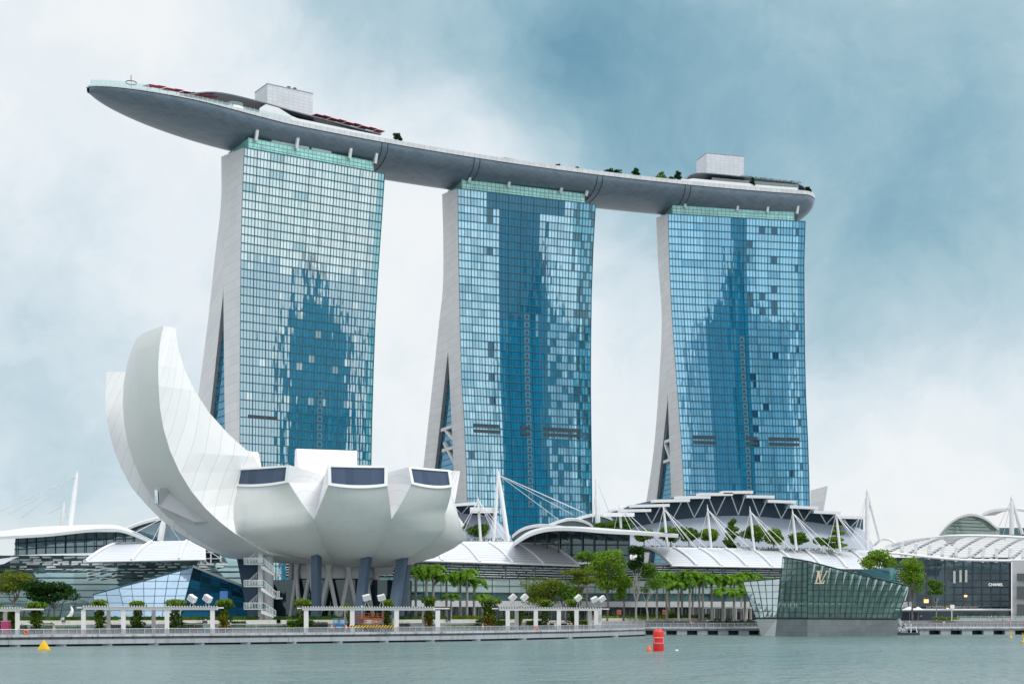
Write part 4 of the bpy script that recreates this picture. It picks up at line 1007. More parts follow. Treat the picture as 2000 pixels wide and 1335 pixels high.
for i in range(16):
    f_=.1+i*.055; m_=MB(); q=cpt(f_,0); m_.bar(q+Vector((0,3,-.5)),q+Vector((0,2,4)),.9,.6); m_.build('canopy_post',whiteplain,rb)
tall=glass('tall_front_glass',(.05,.075,.085),gl=.22,tint=(.45,.6,.72),var=.7,cu=4.4,cv=4.4,wob=.08)
m_=MB(); pxs=[1735+i*10 for i in range(25)]
m_.grid([[W(px,1206,ZR_(px)-2) for px in pxs],[W(px,1190,ZR_(px)-2) for px in pxs]],False); m_.build('shopfront',shop_glass,rb)
m_=MB(); m_.grid([[W(px,1188,ZR_(px)-3) for px in pxs],[W(px,1088,ZR_(px)-5) for px in pxs]],False); tg=m_.build('tall_glazing',tall,rb)
m_=MB()
for i in range(14): px=1738+i*18; m_.bar(W(px,1190,ZR_(px)-3.3),W(px,1088,ZR_(px)-5.4),.3,.5)
for y in (1105,1119,1133,1147,1161,1175): m_.poly([W(px,y,ZR_(px)-4.6) for px in pxs[12:]],.10,4)
m_.build('tall_frame',frame_d,tg)
m_=MB(); m_.poly([W(px,1190,ZR_(px)-6) for px in pxs],.35,4); m_.build('shop_canopy',fin_m,rb)
m_=MB(); Q=lambda x0,y0,x1,y1,zz:[W(x0,y1,zz),W(x1,y1,zz),W(x1,y0,zz),W(x0,y0,zz)]
m_.hexa([*[W(x,1206,zz) for x,zz in ((1977,432),(2120,428),(2120,440),(1977,440))],*[W(x,1093,zz) for x,zz in ((1977,432),(2120,428),(2120,440),(1977,440))]]); m_.build('grey_block',fascia_m,rb)
for y0,y1 in ((1119,1134),(1144,1169),(1179,1203)):
    m_=MB(); m_.face(Q(1986,y0,2050,y1,430.5),[(0,0),(8,0),(8,3),(0,3)]); m_.build('window',shop_glass,rb)
lampm=mat('lit_lamp',(.9,.55,.2),.5,emit=1.2)
# shop lettering
def lettering(txt,px0,px1,y0,y1,Z,mt,parent,name='lettering',spacing=1.0):
    cu=bpy.data.curves.new(name,'FONT'); cu.body=txt; cu.extrude=.03; cu.space_character=spacing; cu.align_x='LEFT'
    ob=bpy.data.objects.new(name+'_curve',cu); COL.objects.link(ob); bpy.context.view_layer.update()
    me=bpy.data.meshes.new_from_object(ob.evaluated_get(bpy.context.evaluated_depsgraph_get())); bpy.data.objects.remove(ob)
    xs=[v.co.x for v in me.vertices]; ys=[v.co.y for v in me.vertices]
    A_=W(px0,y1,Z); B_=W(px1,y0,Z); sx_=(B_.x-A_.x)/(max(xs)-min(xs)); sz_=(B_.z-A_.z)/(max(ys)-min(ys))
    for v in me.vertices: x,y,z=v.co; v.co=(A_.x+(x-min(xs))*sx_,Z-z*3,A_.z+(y-min(ys))*sz_)
    me.materials.clear(); me.materials.append(mt); o=bpy.data.objects.new(name,me); COL.objects.link(o); o.parent=parent; o.matrix_parent_inverse=Matrix.Translation(-Vector(parent.location)); return o
litw=mat('lit_lettering',(.9,.9,.88),.5,emit=.6)
lettering('CHANEL',1931,1959,1138,1143.5,ZR_(1940)-5.6,litw,rb,spacing=1.1)
lettering('THE SHOPPES AT MARINA BAY SANDS',1808,1911,1182.5,1186.5,ZR_(1860)-6.2,mat('bronze_lettering',(.42,.36,.3),.5),rb)
for (x,y,w_,h_) in ((1886,1163,6,4),(1809,1173,9,7),(1851,1187,5,2)):
    m_=MB(); m_.box(W(x,y,ZR_(x)-5.8),w_*.16,.1,h_*.16); m_.build('lit_display',lampm,rb)
for x in (1864,1876,1887):
    m_=MB(); m_.box(W(x,1126+ (0 if x<1870 else -2),ZR_(x)-5.6),.7,.06,3.8); m_.build('lit_strip',mat('lit_panel',(.5,.53,.5),.5,emit=.15),rb)
# vaults behind the right wing
vb=thing('vaulted_hall','white barrel-vaulted hall with a green glass gable behind the lattice canopy','hall',G(1900,500,3.4))
cv=[(1834,1043),(1845,1029),(1858,1017),(1875,1007),(1895,1002.5),(1912,1005),(1930,1014),(1945,1027),(1952,1031)]
gg=glass('gable_glass',(.34,.44,.38),gl=.22,tint=(.8,.9,.85),var=.2,cu=30,cv=2.2,wob=.02)
n=20; xs=[1834+118*i/n for i in range(n+1)]; m_=MB(); m_.grid([[W(x,1048+(smooth(x,cv)-1048)*k/6,500) for x in xs] for k in range(7)],False); m_.build('gable_glass',gg,vb)
m_=MB()
for k in range(1,6): m_.bar(W(1845+k*4,1046-k*6.5,499.6),W(1955-k*9,1050-k*7,499.6),.18)
m_.build('gable_bars',frame_d,vb)
strip(cv,[(1834+120,1031),(1975,1010),(2000,1004),(2040,1001),(2120,1000)],497,560,wing_m,'vault_roof',vb,n=24,thick=.8) if False else None
m_=MB(); N_=24
rows=[]
for k in range(7):
    rows.append([W(1834+118*i/N_,smooth(1834+118*i/N_,cv),497).lerp(W(1834+118*i/N_+130,smooth(1834+118*i/N_,cv)+4,498),k/6)+Vector((0,k*10,0)) for i in range(N_+1)])
m_.grid([[q for q in r] for r in rows],True); m_.grid([[q-Vector((0,0,.7)) for q in r] for r in rows],True); m_.grid([rows[0],[q-Vector((0,0,.8)) for q in rows[0]]],False); m_.build('vault_roof',wing_m,vb)
cv2=[(1918,1002),(1935,995),(1955,992),(1980,992),(2010,996),(2040,1004)]
strip(cv2,[(x+25,y-1) for x,y in cv2],545,585,wing_m,'upper_vault',vb,n=16,thick=1)
m_=MB(); m_.grid([[W(x,1046,520) for x in (1945,1975,2005,2080)],[W(x,1030,520) for x in (1945,1975,2005,2080)]],False); m_.build('side_glass',band_glass,vb)
# small arched roof left of it
m_=MB(); cv3=[(1706,1062),(1715,1054),(1727,1051),(1738,1053),(1750,1062)]; o_=strip(cv3,[(x+4,y-1) for x,y in cv3],470,490,wing_m,'arched_roof',rb,n=12,thick=.7)
# ================================================================ theatre with stepped canopies
def theatre(lab,slabs,wallbot,pale,vs,Z,wtop):
    th_=thing('theatre',lab,'theatre',G(slabs[0][0],Z,20))
    navy=mat('theatre_navy',(.055,.105,.165),.5,var=.08,scale=.1); pal=panel('theatre_pale_wall',(.40,.45,.54),(.33,.38,.46),14,400,.1,0,.6,var=.02)
    m_=MB(); xs=[wallbot[0][0]+(wallbot[-1][0]-wallbot[0][0])*i/40 for i in range(41)]
    m_.grid([[W(x,smooth(x,wallbot)+1,Z) for x in xs],[W(x,interp(x,wtop),Z) for x in xs]],True); m_.build('upper_wall',navy,th_)
    px0,px1=pale[0][0],pale[-1][0]; xs=[px0+(px1-px0)*i/40 for i in range(41)]
    m_=MB(); m_.grid([[W(x,1078,Z-9) for x in xs],[W(x,(1078+smooth(x,pale))/2,Z-7) for x in xs],[W(x,smooth(x,pale),Z-3) for x in xs]],True); m_.grid([[W(x,smooth(x,pale),Z-3) for x in xs],[W(x,smooth(x,pale)-1,Z+2) for x in xs]],False); m_.build('pale_wall',pal,th_)
    for x0,y0,x1,y1 in slabs:
        m_=MB(); d_=14
        a=W(x0,y0,Z-9);b_=W(x1,y1,Z-9); e_=Vector((0,d_+6,1.2)); h_=Vector((0,0,.95))
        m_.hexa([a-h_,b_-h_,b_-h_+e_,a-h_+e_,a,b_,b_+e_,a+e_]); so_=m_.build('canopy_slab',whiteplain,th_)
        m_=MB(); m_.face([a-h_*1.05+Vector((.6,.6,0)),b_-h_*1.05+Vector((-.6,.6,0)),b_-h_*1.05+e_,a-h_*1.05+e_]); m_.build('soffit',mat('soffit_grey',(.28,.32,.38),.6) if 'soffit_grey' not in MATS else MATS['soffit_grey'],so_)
    for xb,yb,xl,yl,xr,yr in vs:
        m_=MB(); m_.tube(W(xb,yb,Z-3),W(xl,yl,Z-8),.2); m_.tube(W(xb,yb,Z-3),W(xr,yr,Z-8),.2); m_.build('canopy_prop',whiteplain,th_)
    return th_
sl=[(1210,994,1272,993),(1233,985,1308,983),(1276,975,1347.6,973.5),(1322,968,1388,967),(1366,962,1431.6,961.5),(1413,958,1471,957.5),(1458,966,1513,967),(1500,975,1555.4,977),(1543,986,1598,988.5),(1590,996,1642,998.5),(1637,1006,1690.6,1007.5)]
vs=[(1273,1021,1253,985,1292,984),(1313,1015,1292,978,1332,978),(1356,1010,1340,974,1376,972),(1399,1006,1383,968,1418,966),(1442,1005,1427,963,1457,962),(1483,1008,1468,970,1500,971),(1526,1012,1510,976,1544,980),(1570,1016,1553,984,1588,990),(1614,1023,1600,998,1632,1003),(1660,1030,1646,1009,1678,1012)]
theatre('theatre with a fan of stepped white canopies at the foot of the right hotel tower',sl,[(1195,1040),(1272,1021),(1356,1010),(1441,1005.5),(1524,1011),(1613,1022),(1686,1033)],[(1180,1044),(1272,1022),(1356,1011),(1441,1006.5),(1524,1012),(1613,1023),(1686,1034),(1706,1066)],vs,468,[(1195,1000),(1210,995),(1233,986),(1276,976),(1322,969),(1366,963),(1413,959),(1458,967),(1500,976),(1543,987),(1590,997),(1637,1007),(1686,1009)])
theatre('theatre end with two white canopies between museum and middle hotel tower',[(850,985,928,979.5),(918,995.5,973,995)],[(830,1010),(880,1004),(920,1003),(970,1012)],[(820,1020),(880,1004),(925,1004),(965,1013),(985,1032),(1006,1058)],[(901,1004,884,985,918,983),(944,1008,928,998,958,999)],455,[(830,992),(880,980),(927,982),(929,998),(970,998)])
m_=MB(); m_.hexa([W(1583,1010,560),W(1606,1012,560),W(1606,1012,580),W(1583,1010,580),W(1583,957,560),W(1617,948,560),W(1617,948,580),W(1583,957,580)])
th=thing('rear_building','pale angular building end just right of the right hotel tower','building',G(1595,560,3.4)); m_.build('wall',panel('rear_cladding',(.62,.64,.66),(.45,.48,.5),4,2.6,.1,.12,.5),th)
# ================================================================ masts and cables
def mast(lab,base,top,Z,cables,r=.42,leg=None,cross=None,group=None):
    q=W(*base,Z); th_=thing('mast',lab,'mast',q,group); m_=MB(); t_=W(*top,Z); m_.poly([q,q.lerp(t_,.6),t_],[r,r,r*.55],8); m_.poly([t_,t_+(t_-q).normalized()*1.2],[r*.35,.05],6); m_.build('pole',whiteplain,th_)
    if leg: m_=MB(); m_.tube(W(*leg,Z),q.lerp(t_,.97),r*.7,n=8); m_.build('leg',whiteplain,th_)
    if cross: m_=MB(); m_.bar(W(cross[0],cross[2],Z-1),W(cross[1],cross[2],Z-1),1.0,1.2); m_.build('crossbar',whiteplain,th_)
    for cx,cy,dz in cables:
        m_=MB(); m_.tube(q.lerp(t_,.96),W(cx,cy,Z+dz),.085,n=4); m_.build('cable',whiteplain,th_)
mg='cable masts along the mall roof'
ml=['first','second','third','fourth','fifth']
for i,(b_,t_) in enumerate((((1303.6,1067),(1296,990)),((1389,1070),(1382,991.6)),((1473,1072),(1465,995)),((1555.6,1074),(1547.8,998)),((1641.6,1077),(1632.6,1001)))):
    x,y=t_; 
    mast(f'{ml[i]} cable mast from the left in the row before the stepped theatre',b_,t_,446,[(x-17,y+72,0),(x+40,y+62,-6),(x+62,y+80,-12),(x+90,y+84,-14),(x+24,y+30,4),(x+74,y+90,-20)],group=mg)
mast('cable mast with a crossbar, left of the stepped theatre',(1213,1031),(1210,985),446,[(1268,1060,-8),(1295,1066,-10),(1240,1050,-6),(1200,1030,0)],cross=(1177,1239,1004.5))
mast('pale slender mast between the middle and right hotel towers',(1168,1029),(1165,934),450,[(1157,1020,0),(1190,1000,10),(1198,1020,10)],r=.8)
mast('crossbar mast right of the museum, among the terrace trees',(939,1058),(933.5,973),436,[(905,1040,0),(985,1080,-14),(1010,1092,-18),(965,1030,6),(890,1050,-4),(1005,1062,-8)],cross=(918,973.5,994))
mast('tall leaning A-frame mast with long cables to the glass hall',(992,1058),(972.5,921),434,[(1140,1000,20),(1092,1015,16),(1120,1005,18),(1160,1010,22),(958,1050,0),(964,1056,2)],r=.7,leg=(964,1058))
mast('tall slightly leaning mast with long cables at the left above the wing roof',(137,1028),(150.5,925),430,[(-10,1002,10),(15,1005,10),(40,1012,10)],r=.8)
mast('small mast left of the tall leaning one above the wing roof',(120,1028),(125,985),470,[(90,1004,5),(135,1020,3)],r=.7)
mast('stub mast with stays at the museum left, above the white vault',(313,1056),(321,1008),420,[(225,1060,-14),(297,1056,0),(336,1030,4),(352,1056,3)],r=.9)
mast('tall A-frame mast right of the stepped theatre',(1694,1072),(1694,958),450,[(1660,1065,0),(1670,1072,0)],r=.75,leg=(1719,1056))
mast('A-frame mast in front of the barrel-vaulted hall at the right edge',(1976,1043),(1976,971),470,[(1945,1040,4),(1960,1042,4),(1990,1040,4)],r=.8,leg=(1997,1043))
# ================================================================ promenade
def Ze(px): return smooth(px,[(-600,212),(-300,220),(0,231),(300,243),(600,257),(900,277),(1100,302),(1200,322),(1262,340)])
def PW(px,b_,z): q=G(px,Ze(px)+b_,z); return q
conc=panel('quay_concrete',(.52,.53,.55),(.25,.26,.28),3.4,50,.1,0,.75,var=.07,stain=.75)
beam_m=panel('quay_beam',(.42,.45,.49),(.2,.22,.25),24,50,.16,0,.7,var=.05,stain=.45)
block_m=panel('block_course_stone',(.30,.31,.33),(.12,.13,.15),3.4,50,.16,0,.8,var=.12,stain=.6)
deck_m=mat('deck_boards',(.30,.30,.31),.8,var=.12,scale=.6)
plaza_m=mat('plaza_paving',(.36,.35,.34),.8,var=.1,scale=.3)
wallw=panel('planter_wall',(.66,.64,.60),(.5,.48,.45),12,10,.1,0,.7,var=.05,stain=.25)
pxs=[-300+i*12 for i in range(131)]; pxs=[p_ for p_ in pxs if p_<=1262]
def pext(mb,prof,xs=pxs): mb.grid([[PW(px,b_,z) for px in xs] for b_,z in prof],False)
m_=MB(); pext(m_,[(0,1.92),(13,1.92),(13,2.5),(20,2.5),(20,3.42),(90,3.42)]); tag(m_.build('promenade',deck_m),'stepped grey waterfront promenade deck',kind='structure')
qw=thing('quay_wall','stained concrete edge of the promenade above the water','quay',PW(600,0,0))
m_=MB(); pext(m_,[(0,1.92),(-.25,1.92),(-.25,1.55),(.1,1.55)]); m_.build('edge_kerb',conc,qw)
m_=MB(); pext(m_,[(.35,1.55),(.35,1.12),(.2,1.12)]); m_.build('block_course',block_m,qw)
m_=MB(); pext(m_,[(.05,1.12),(.05,.34),(1.6,.3),(1.6,1.5)]); m_.build('fascia_beam',beam_m,qw)
m_=MB(); pext(m_,[(2.2,1.2),(2.2,-.5)]); m_.build('void_shade',black,qw)  # black sheet standing in for the shade below the deck
for px in range(-60,1250,90): 
    m_=MB(); q=PW(px,.9,.05); m_.box(q,1.7,1.0,.55); m_.build('pier_head',beam_m,qw)
greyglass=glass('grey_rail_glass',(.22,.25,.25),gl=.06,tint=(.8,.85,.85),trans=.8,var=.1,cu=1.5,cv=3)
# railings, one object per stretch between stairs
steel=mat('rail_steel',(.60,.62,.64),.35,.4,var=.05)
mesh_m,t,p,o=newmat('rail_mesh'); p.inputs['Base Color'].default_value=(.27,.29,.33,1); p.inputs['Roughness'].default_value=.5; p.inputs['Alpha'].default_value=.62
RL=['far left stretch of the promenade railing, with an orange lifebuoy','promenade railing in front of the long vine pergola','promenade railing below the museum stair','promenade railing in front of the striped barrier and lifts','promenade railing right of the museum, before the palms','promenade railing along the curve where people lean','last curved stretch of promenade railing before the boardwalk']
cuts=[-60,150,400,640,880,1010,1140,1262]
for i in range(7):
    a,b_=cuts[i],cuts[i+1]; th=thing('railing',RL[i],'railing',PW((a+b_)/2,.3,1.92),'promenade railings')
    xs=[a+(b_-a)*k/12 for k in range(13)]
    m_=MB(); m_.poly([PW(x,.3,2.82) for x in xs],.055,5); m_.build('top_rail',steel,th)
    m_=MB(); m_.grid([[PW(x,.35,1.98) for x in xs],[PW(x,.35,2.72) for x in xs]],False); m_.build('mesh_infill',mesh_m,th)
    L=(PW(b_,0,0)-PW(a,0,0)).length; n=int(L/1.25)
    for k in range(n):
        x=a+(b_-a)*k/n; m_=MB(); w_=.16 if k%3==0 else .07; m_.bar(PW(x,.3,1.92),PW(x,.12,2.9 if k%3 else 2.96),w_,.1,up=(0,1,0)); m_.build('post',steel,th)
for i,(a,b_,lab) in enumerate(((-40,560,'low glass terrace rail behind the left promenade'),(600,960,'low glass terrace rail below the middle pergola'))):
    th=thing('glass_railing',lab,'railing',PW((a+b_)/2,12.8,2.5)); xs=[a+(b_-a)*k/20 for k in range(21)]
    m_=MB(); m_.poly([PW(x,12.8,3.45) for x in xs],.05,4); m_.build('top_rail',steel,th)
    m_=MB(); m_.grid([[PW(x,12.8,2.5) for x in xs],[PW(x,12.8,3.38) for x in xs]],False); m_.build('glass_panel',greyglass,th)
# ---- pergolas
perg=mat('pergola_white',(.66,.655,.65),.55,var=.04); 
def slatbox(mb,a,b_,bk0,bk1,z0,z1):
    mb.hexa([PW(a,bk0,z0),PW(b_,bk0,z0),PW(b_,bk1,z0),PW(a,bk1,z0),PW(a,bk0,z1),PW(b_,bk0,z1),PW(b_,bk1,z1),PW(a,bk1,z1)])
def pergola(lab,a,b_,fins,cols,back,z0=6.0,cw=11):
    th_=thing('pergola',lab,'pergola',PW((a+b_)/2,8,1.92)); n=max(2,int((b_-a)/40)); m_=MB()
    for i in range(n): slatbox(m_,a+(b_-a)*i/n,a+(b_-a)*(i+1)/n,4.6,5.0,z0,z0+.5); slatbox(m_,a+(b_-a)*i/n,a+(b_-a)*(i+1)/n,12.0,12.4,z0,z0+.5)
    m_.build('roof_beam',perg,th_); m_=MB(); k=a
    while k<b_: slatbox(m_,k,k+2.6,4.2,12.8,z0+.5,z0+.72); k+=5.2
    m_.build('roof_slats',perg,th_)
    for fa,fb in fins: m_=MB(); slatbox(m_,fa,fb,6,9,z0+.25,z0+.5); m_.build('roof_wing',perg,th_)
    for x in cols: m_=MB(); slatbox(m_,x-cw/2*.82,x+cw/2*.82,4.7,5.6,1.92,z0); m_.build('column',perg,th_)
    for x in back: m_=MB(); slatbox(m_,x-4,x+4,11.4,12.2,1.92,z0); m_.build('column',perg,th_)
    return th_
pergola('short white pergola at the left edge of the promenade',-60,40,[(40,86)],[-30,34],[10],z0=5.75)
pergola('long white pergola on four columns in front of the blue glass pavilion',162,426,[(150,162),(426,437)],[163,241,326,415],[212,300],z0=6.05)
pergola('white pergola above the lifts and the striped barrier',590,850,[(580,590),(850,878)],[598,688,774.5,855],[676,750,828],z0=6.0)
pergola('white pergola of closely set columns above people at the railing',975,1175,[(961,975),(1175,1190)],[991.7,1046.5,1091.7,1126,1164.5],[1009,1152,1171],z0=6.0,cw=10)
# floodlight boxes
def flood(lab,px,y,yaw,tilt):
    q=PW(px,6,6.72); Z=q.y; ctr=W(px,y,Z); th_=thing('floodlight',lab,'floodlight',(ctr.x,ctr.y,6.72),'floodlight boxes on the pergolas')
    ez=Vector((math.sin(tilt),-.25,math.cos(tilt))).normalized(); ex=Vector((math.cos(tilt),-.3*yaw,-math.sin(tilt))); ex=(ex-ez*ex.dot(ez)).normalized(); ey=ez.cross(ex)
    m_=MB(); m_.box(ctr,1.35,1.0,1.05,ax=(ex,ey,ez)); m_.build('housing',whiteplain,th_)
    m_=MB(); m_.box(ctr-ey*.53,1.1,.04,.8,ax=(ex,ey,ez)); m_.build('lens',fascia_m,th_)
    m_=MB(); m_.bar((ctr.x-.4,ctr.y,6.7),ctr-ez*.4,.12); m_.bar((ctr.x+.4,ctr.y,6.7),ctr-ez*.4,.12); m_.build('bracket',grey,th_)
for px,y,yw,tl,lab in ((375.5,1168,1,.5,'left one of two tilted floodlight boxes on the long pergola'),(405.5,1168,1,.5,'right one of two tilted floodlight boxes on the long pergola'),(716,1166,-1,-.2,'left one of two floodlight boxes above the striped barrier'),(745,1166,-1,-.2,'right one of two floodlight boxes above the striped barrier'),
    (1001,1166,-1,-.7,'first floodlight box from the left on the pergola above people'),(1024,1166,-1,-.7,'second floodlight box from the left on the pergola above people'),(1129,1167,-1,-.65,'lone floodlight box over the vine column of the right pergola'),(1161,1170,-1,-.4,'lower floodlight box at the right end of the right pergola'),(1176,1168.5,-1,-.55,'rightmost floodlight box at the end of the right pergola')):
    flood(lab,px,y,yw,tl)
# ---- planters and hedges
hedge_m=foliage('hedge_leaves',(.018,.05,.012),(.085,.17,.03),.8)
bright_m=foliage('vine_leaves',(.05,.13,.015),(.30,.42,.04),.9,.45)
flower_m=foliage('vine_flowers',(.20,.10,.02),(.55,.30,.03),1.2,.3)
tree_m=foliage('tree_leaves',(.03,.09,.017),(.21,.37,.055),.35,.4)
light_m=foliage('bright_leaves',(.07,.17,.018),(.33,.50,.06),.35,.45)
darkt_m=foliage('dark_leaves',(.010,.032,.012),(.045,.11,.022),.3,.3)
olive_m=foliage('olive_leaves',(.06,.105,.02),(.27,.32,.05),.3,.4)
palm_m=foliage('palm_leaves',(.03,.10,.012),(.24,.45,.05),.25,.35)
bark=mat('bark',(.16,.14,.12),.9,var=.25,scale=2); palebark=mat('pale_bark',(.30,.29,.27),.9,var=.2,scale=2)
NPR=np.random.default_rng(5)
def leafcloud(mb,centers,radii,n,size,flat=.0):
    "n leaf quads in clumps"
    centers=np.array(centers,dtype=float); radii=np.array(radii,dtype=float)
    w_=radii.prod(1)**.67; w_/=w_.sum(); idx=NPR.choice(len(centers),n,p=w_)
    d=NPR.normal(size=(n,3)); d/=np.linalg.norm(d,axis=1)[:,None]; r=NPR.uniform(.55,1.06,n)**.8
    P_=centers[idx]+d*radii[idx]*r[:,None]
    a=NPR.normal(size=(n,3)); a[:,2]*=(1-flat); a/=np.linalg.norm(a,axis=1)[:,None]
    b=np.cross(a,NPR.normal(size=(n,3))); b/=np.linalg.norm(b,axis=1)[:,None]
    s=size*NPR.uniform(.6,1.3,n)[:,None]
    for p_,u,v in zip(P_,a*s,b*s*.55): mb.face([p_-u*.5-v*.15,p_-v*.5,p_+u*.6,p_+v*.5])
def hedge(lab,a,b_,bk0,bk1,z0,z1,m=hedge_m,n=None,name='hedge',cat='hedge'):
    m_=MB(); L=(PW(b_,bk0,0)-PW(a,bk0,0)).length; k=max(3,int(L/1.2)); 
    cs=[PW(a+(b_-a)*(i+.5)/k,(bk0+bk1)/2,(z0+z1)/2) for i in range(k)]; 
    leafcloud(m_,cs,[(L/k*.75,(bk1-bk0)/2,(z1-z0)/2)]*k,n or int(L*34),.34)
    for i in range(k): 
        q=[PW(a+(b_-a)*i/k,bk0+.15,z0),PW(a+(b_-a)*(i+1)/k,bk0+.15,z0),PW(a+(b_-a)*(i+1)/k,bk1-.15,z0),PW(a+(b_-a)*i/k,bk1-.15,z0)]; m_.hexa(q+[p_+Vector((0,0,(z1-z0)*.85)) for p_ in q])
    return tag(m_.build(name,m),lab,cat)
for i,(a,b_,lab) in enumerate(((-60,118,'dark hedge behind the short pergola at the left edge'),(126,232,'clipped hedge between the first vine columns'),(240,400,'hedge in front of the blue glass pavilion'),(404,505,'hedge left of the museum stair'),(535,700,'long dark hedge below the crossed white struts'),(708,800,'hedge behind the orange lifts'),(806,872,'short hedge below the left palms'),(884,942,'lighter clipped hedge below the palms'),(975,1060,'hedge behind the closely set pergola columns'))):
    hedge(lab,a,b_,21,22.6,4.15,4.95,hedge_m if i!=7 else bright_m)
for i,(a,b_,lab) in enumerate(((-60,120,'white planter wall at the left edge of the terrace'),(128,395,'white planter wall behind the long pergola'),(405,540,'white planter wall by the museum stair'),(548,660,'white planter wall below the crossed struts'),(664,870,'white planter wall behind the lifts'),(880,1075,'white planter wall below the palms'))):
    m_=MB(); slatbox(m_,a,b_,20.2,23,3.35,4.15); tag(m_.build('planter_wall',wallw),lab,'planter')
for i,(a,b_,lab) in enumerate(((108,160,'low bright shrub bed right of the first vine column'),(246,300,'low shrub bed in the middle of the long pergola'),(440,500,'low shrub bed left of the stair foot'),(505,560,'low shrub bed at the stair foot'),(872,930,'low shrub bed under the small palm'),(1068,1120,'low shrub bed at the right pergola'))):
    hedge(lab,a,b_,14.5,17,2.5,3.15,bright_m if i in (0,2,4) else hedge_m,name='shrub_bed',cat='shrubs')
for i,(a,b_,z1,m_i,lab) in enumerate(((-40,-8,3.4,0,'leafy shrub bed at the left edge, below the short pergola'),(16,52,3.6,0,'leafy shrub bed beside the pink cabin'),(84,104,3.9,0,'tall shrub bed right of the first bushy vine column'),(212,244,3.5,0,'shrub bed between the first two vine columns of the long pergola'),(354,396,3.8,0,'tall shrub bed at the right vine of the long pergola'),(452,480,4.2,0,'tall shrub clump right of the flowering vine column'),(560,612,4.4,1,'big leafy shrub mass at the left end of the middle pergola'),(612,640,3.9,0,'lower shrub mass right of the big one at the middle pergola'),(776,800,3.6,0,'shrub bed right of the yellow barrier post'),(930,990,4.2,0,'shrub mass at the foot of the broad reddish vine'),(1028,1058,4.0,0,'shrub bed behind the second gap of the right pergola'),(1128,1150,4.0,1,'bright shrub bed behind the last gap of the right pergola'))):
    hedge(lab,a,b_,14,17.5,2.5,z1,(hedge_m,bright_m)[m_i],name='shrub_bed',cat='shrubs')
def vine(lab,px,w_,yt,b_,m=bright_m,dens=1,flowers=False,base_w=1.0):
    q=PW(px,b_,2.4); Z=q.y; zt=CAMZ+(HZ-yt)/F*Z; r=w_/F*Z/2*1.25; th_=thing('vine_column',lab,'climbing plant',q)
    m_=MB(); m_.box((q.x,q.y,(zt+2)/2),.45,.45,zt-2.0); m_.build('post',palebark,th_)
    m_=MB(); cs=[];rs=[];z=2.3; k=0
    while z<zt-.3: 
        f_=(z-2.3)/(zt-2.3); rr=r*(.6+.25*math.sin(k*2.1)+ (.35 if f_>.75 else 0)+(base_w-1)*(1 if f_<.3 else 0)); cs.append((q.x+random.uniform(-.2,.2)*r,q.y,z)); rs.append((rr,rr*.8,.5)); z+=.45; k+=1
    leafcloud(m_,cs,rs,int(900*dens),.46); o_=m_.build('foliage',hedge_m if m is bright_m else m,th_)
    m_=MB(); leafcloud(m_,[(q.x,q.y,zt-.25),(q.x+r*.4,q.y-.2,zt-.5),(q.x-r*.5,q.y-.3,zt-.6),(q.x,q.y-.5,(zt+2.4)/2)],[(r*1.05,r*.8,.4),(r*.7,r*.7,.5),(r*.6,r*.6,.5),(r*.5,r*.5,(zt-2.4)/2.6)],int(520*dens),.46); m_.build('bright_shoots',bright_m,th_)
    if flowers: m_=MB(); leafcloud(m_,[(q.x-.2,q.y-r*.5,4.6),(q.x,q.y-r*.6,3.3)],[(r*.6,r*.4,.9),(r*.7,r*.4,.8)],150,.34); m_.build('flowers',flower_m,th_)
for a in ((-5,22,1184,12,'vine column cut off by the left edge'),(27,16,1192,13,'thin dark vine column beside the pink toilet cabin'),(72,29,1176,9.5,'bushy vine column left of the long pergola'),(196,22,1171.5,10,'first vine column under the long pergola'),(268,22,1174,10,'thin vine column with a wide foot under the long pergola'),(343,30,1171,10,'vine column with a bushy foot before the dark glass'),):
    vine(a[4],a[0],a[1],a[2],a[3],base_w=1.5 if a[0] in (268,343) else 1)
vine('vine column with orange flowers at the right end of the long pergola',438,25,1170,9.5,flowers=True)
vine('bushy vine at the left end of the middle pergola',590,24,1170,10,base_w=2.2); vine('thin vine column behind the blue lift',679,14,1180,12,dens=.6,flowers=True); vine('vine column at the right post of the striped barrier',757,16,1171,11,dens=.7)
vine('vine column with yellow tips right of the striped barrier',838,22,1167,11,flowers=True); vine('broad reddish vine column right of the palms',957,34,1168,9,dens=1.5,flowers=True,base_w=1.2)
vine('slim vine column behind the second column of the right pergola',1016,12,1185,12,dens=.5); vine('shaded vine column in the middle of the right pergola',1065,20,1171,12,dens=.8); vine('vine columns pair at the right pergola',1120,26,1170,10,base_w=1.2)
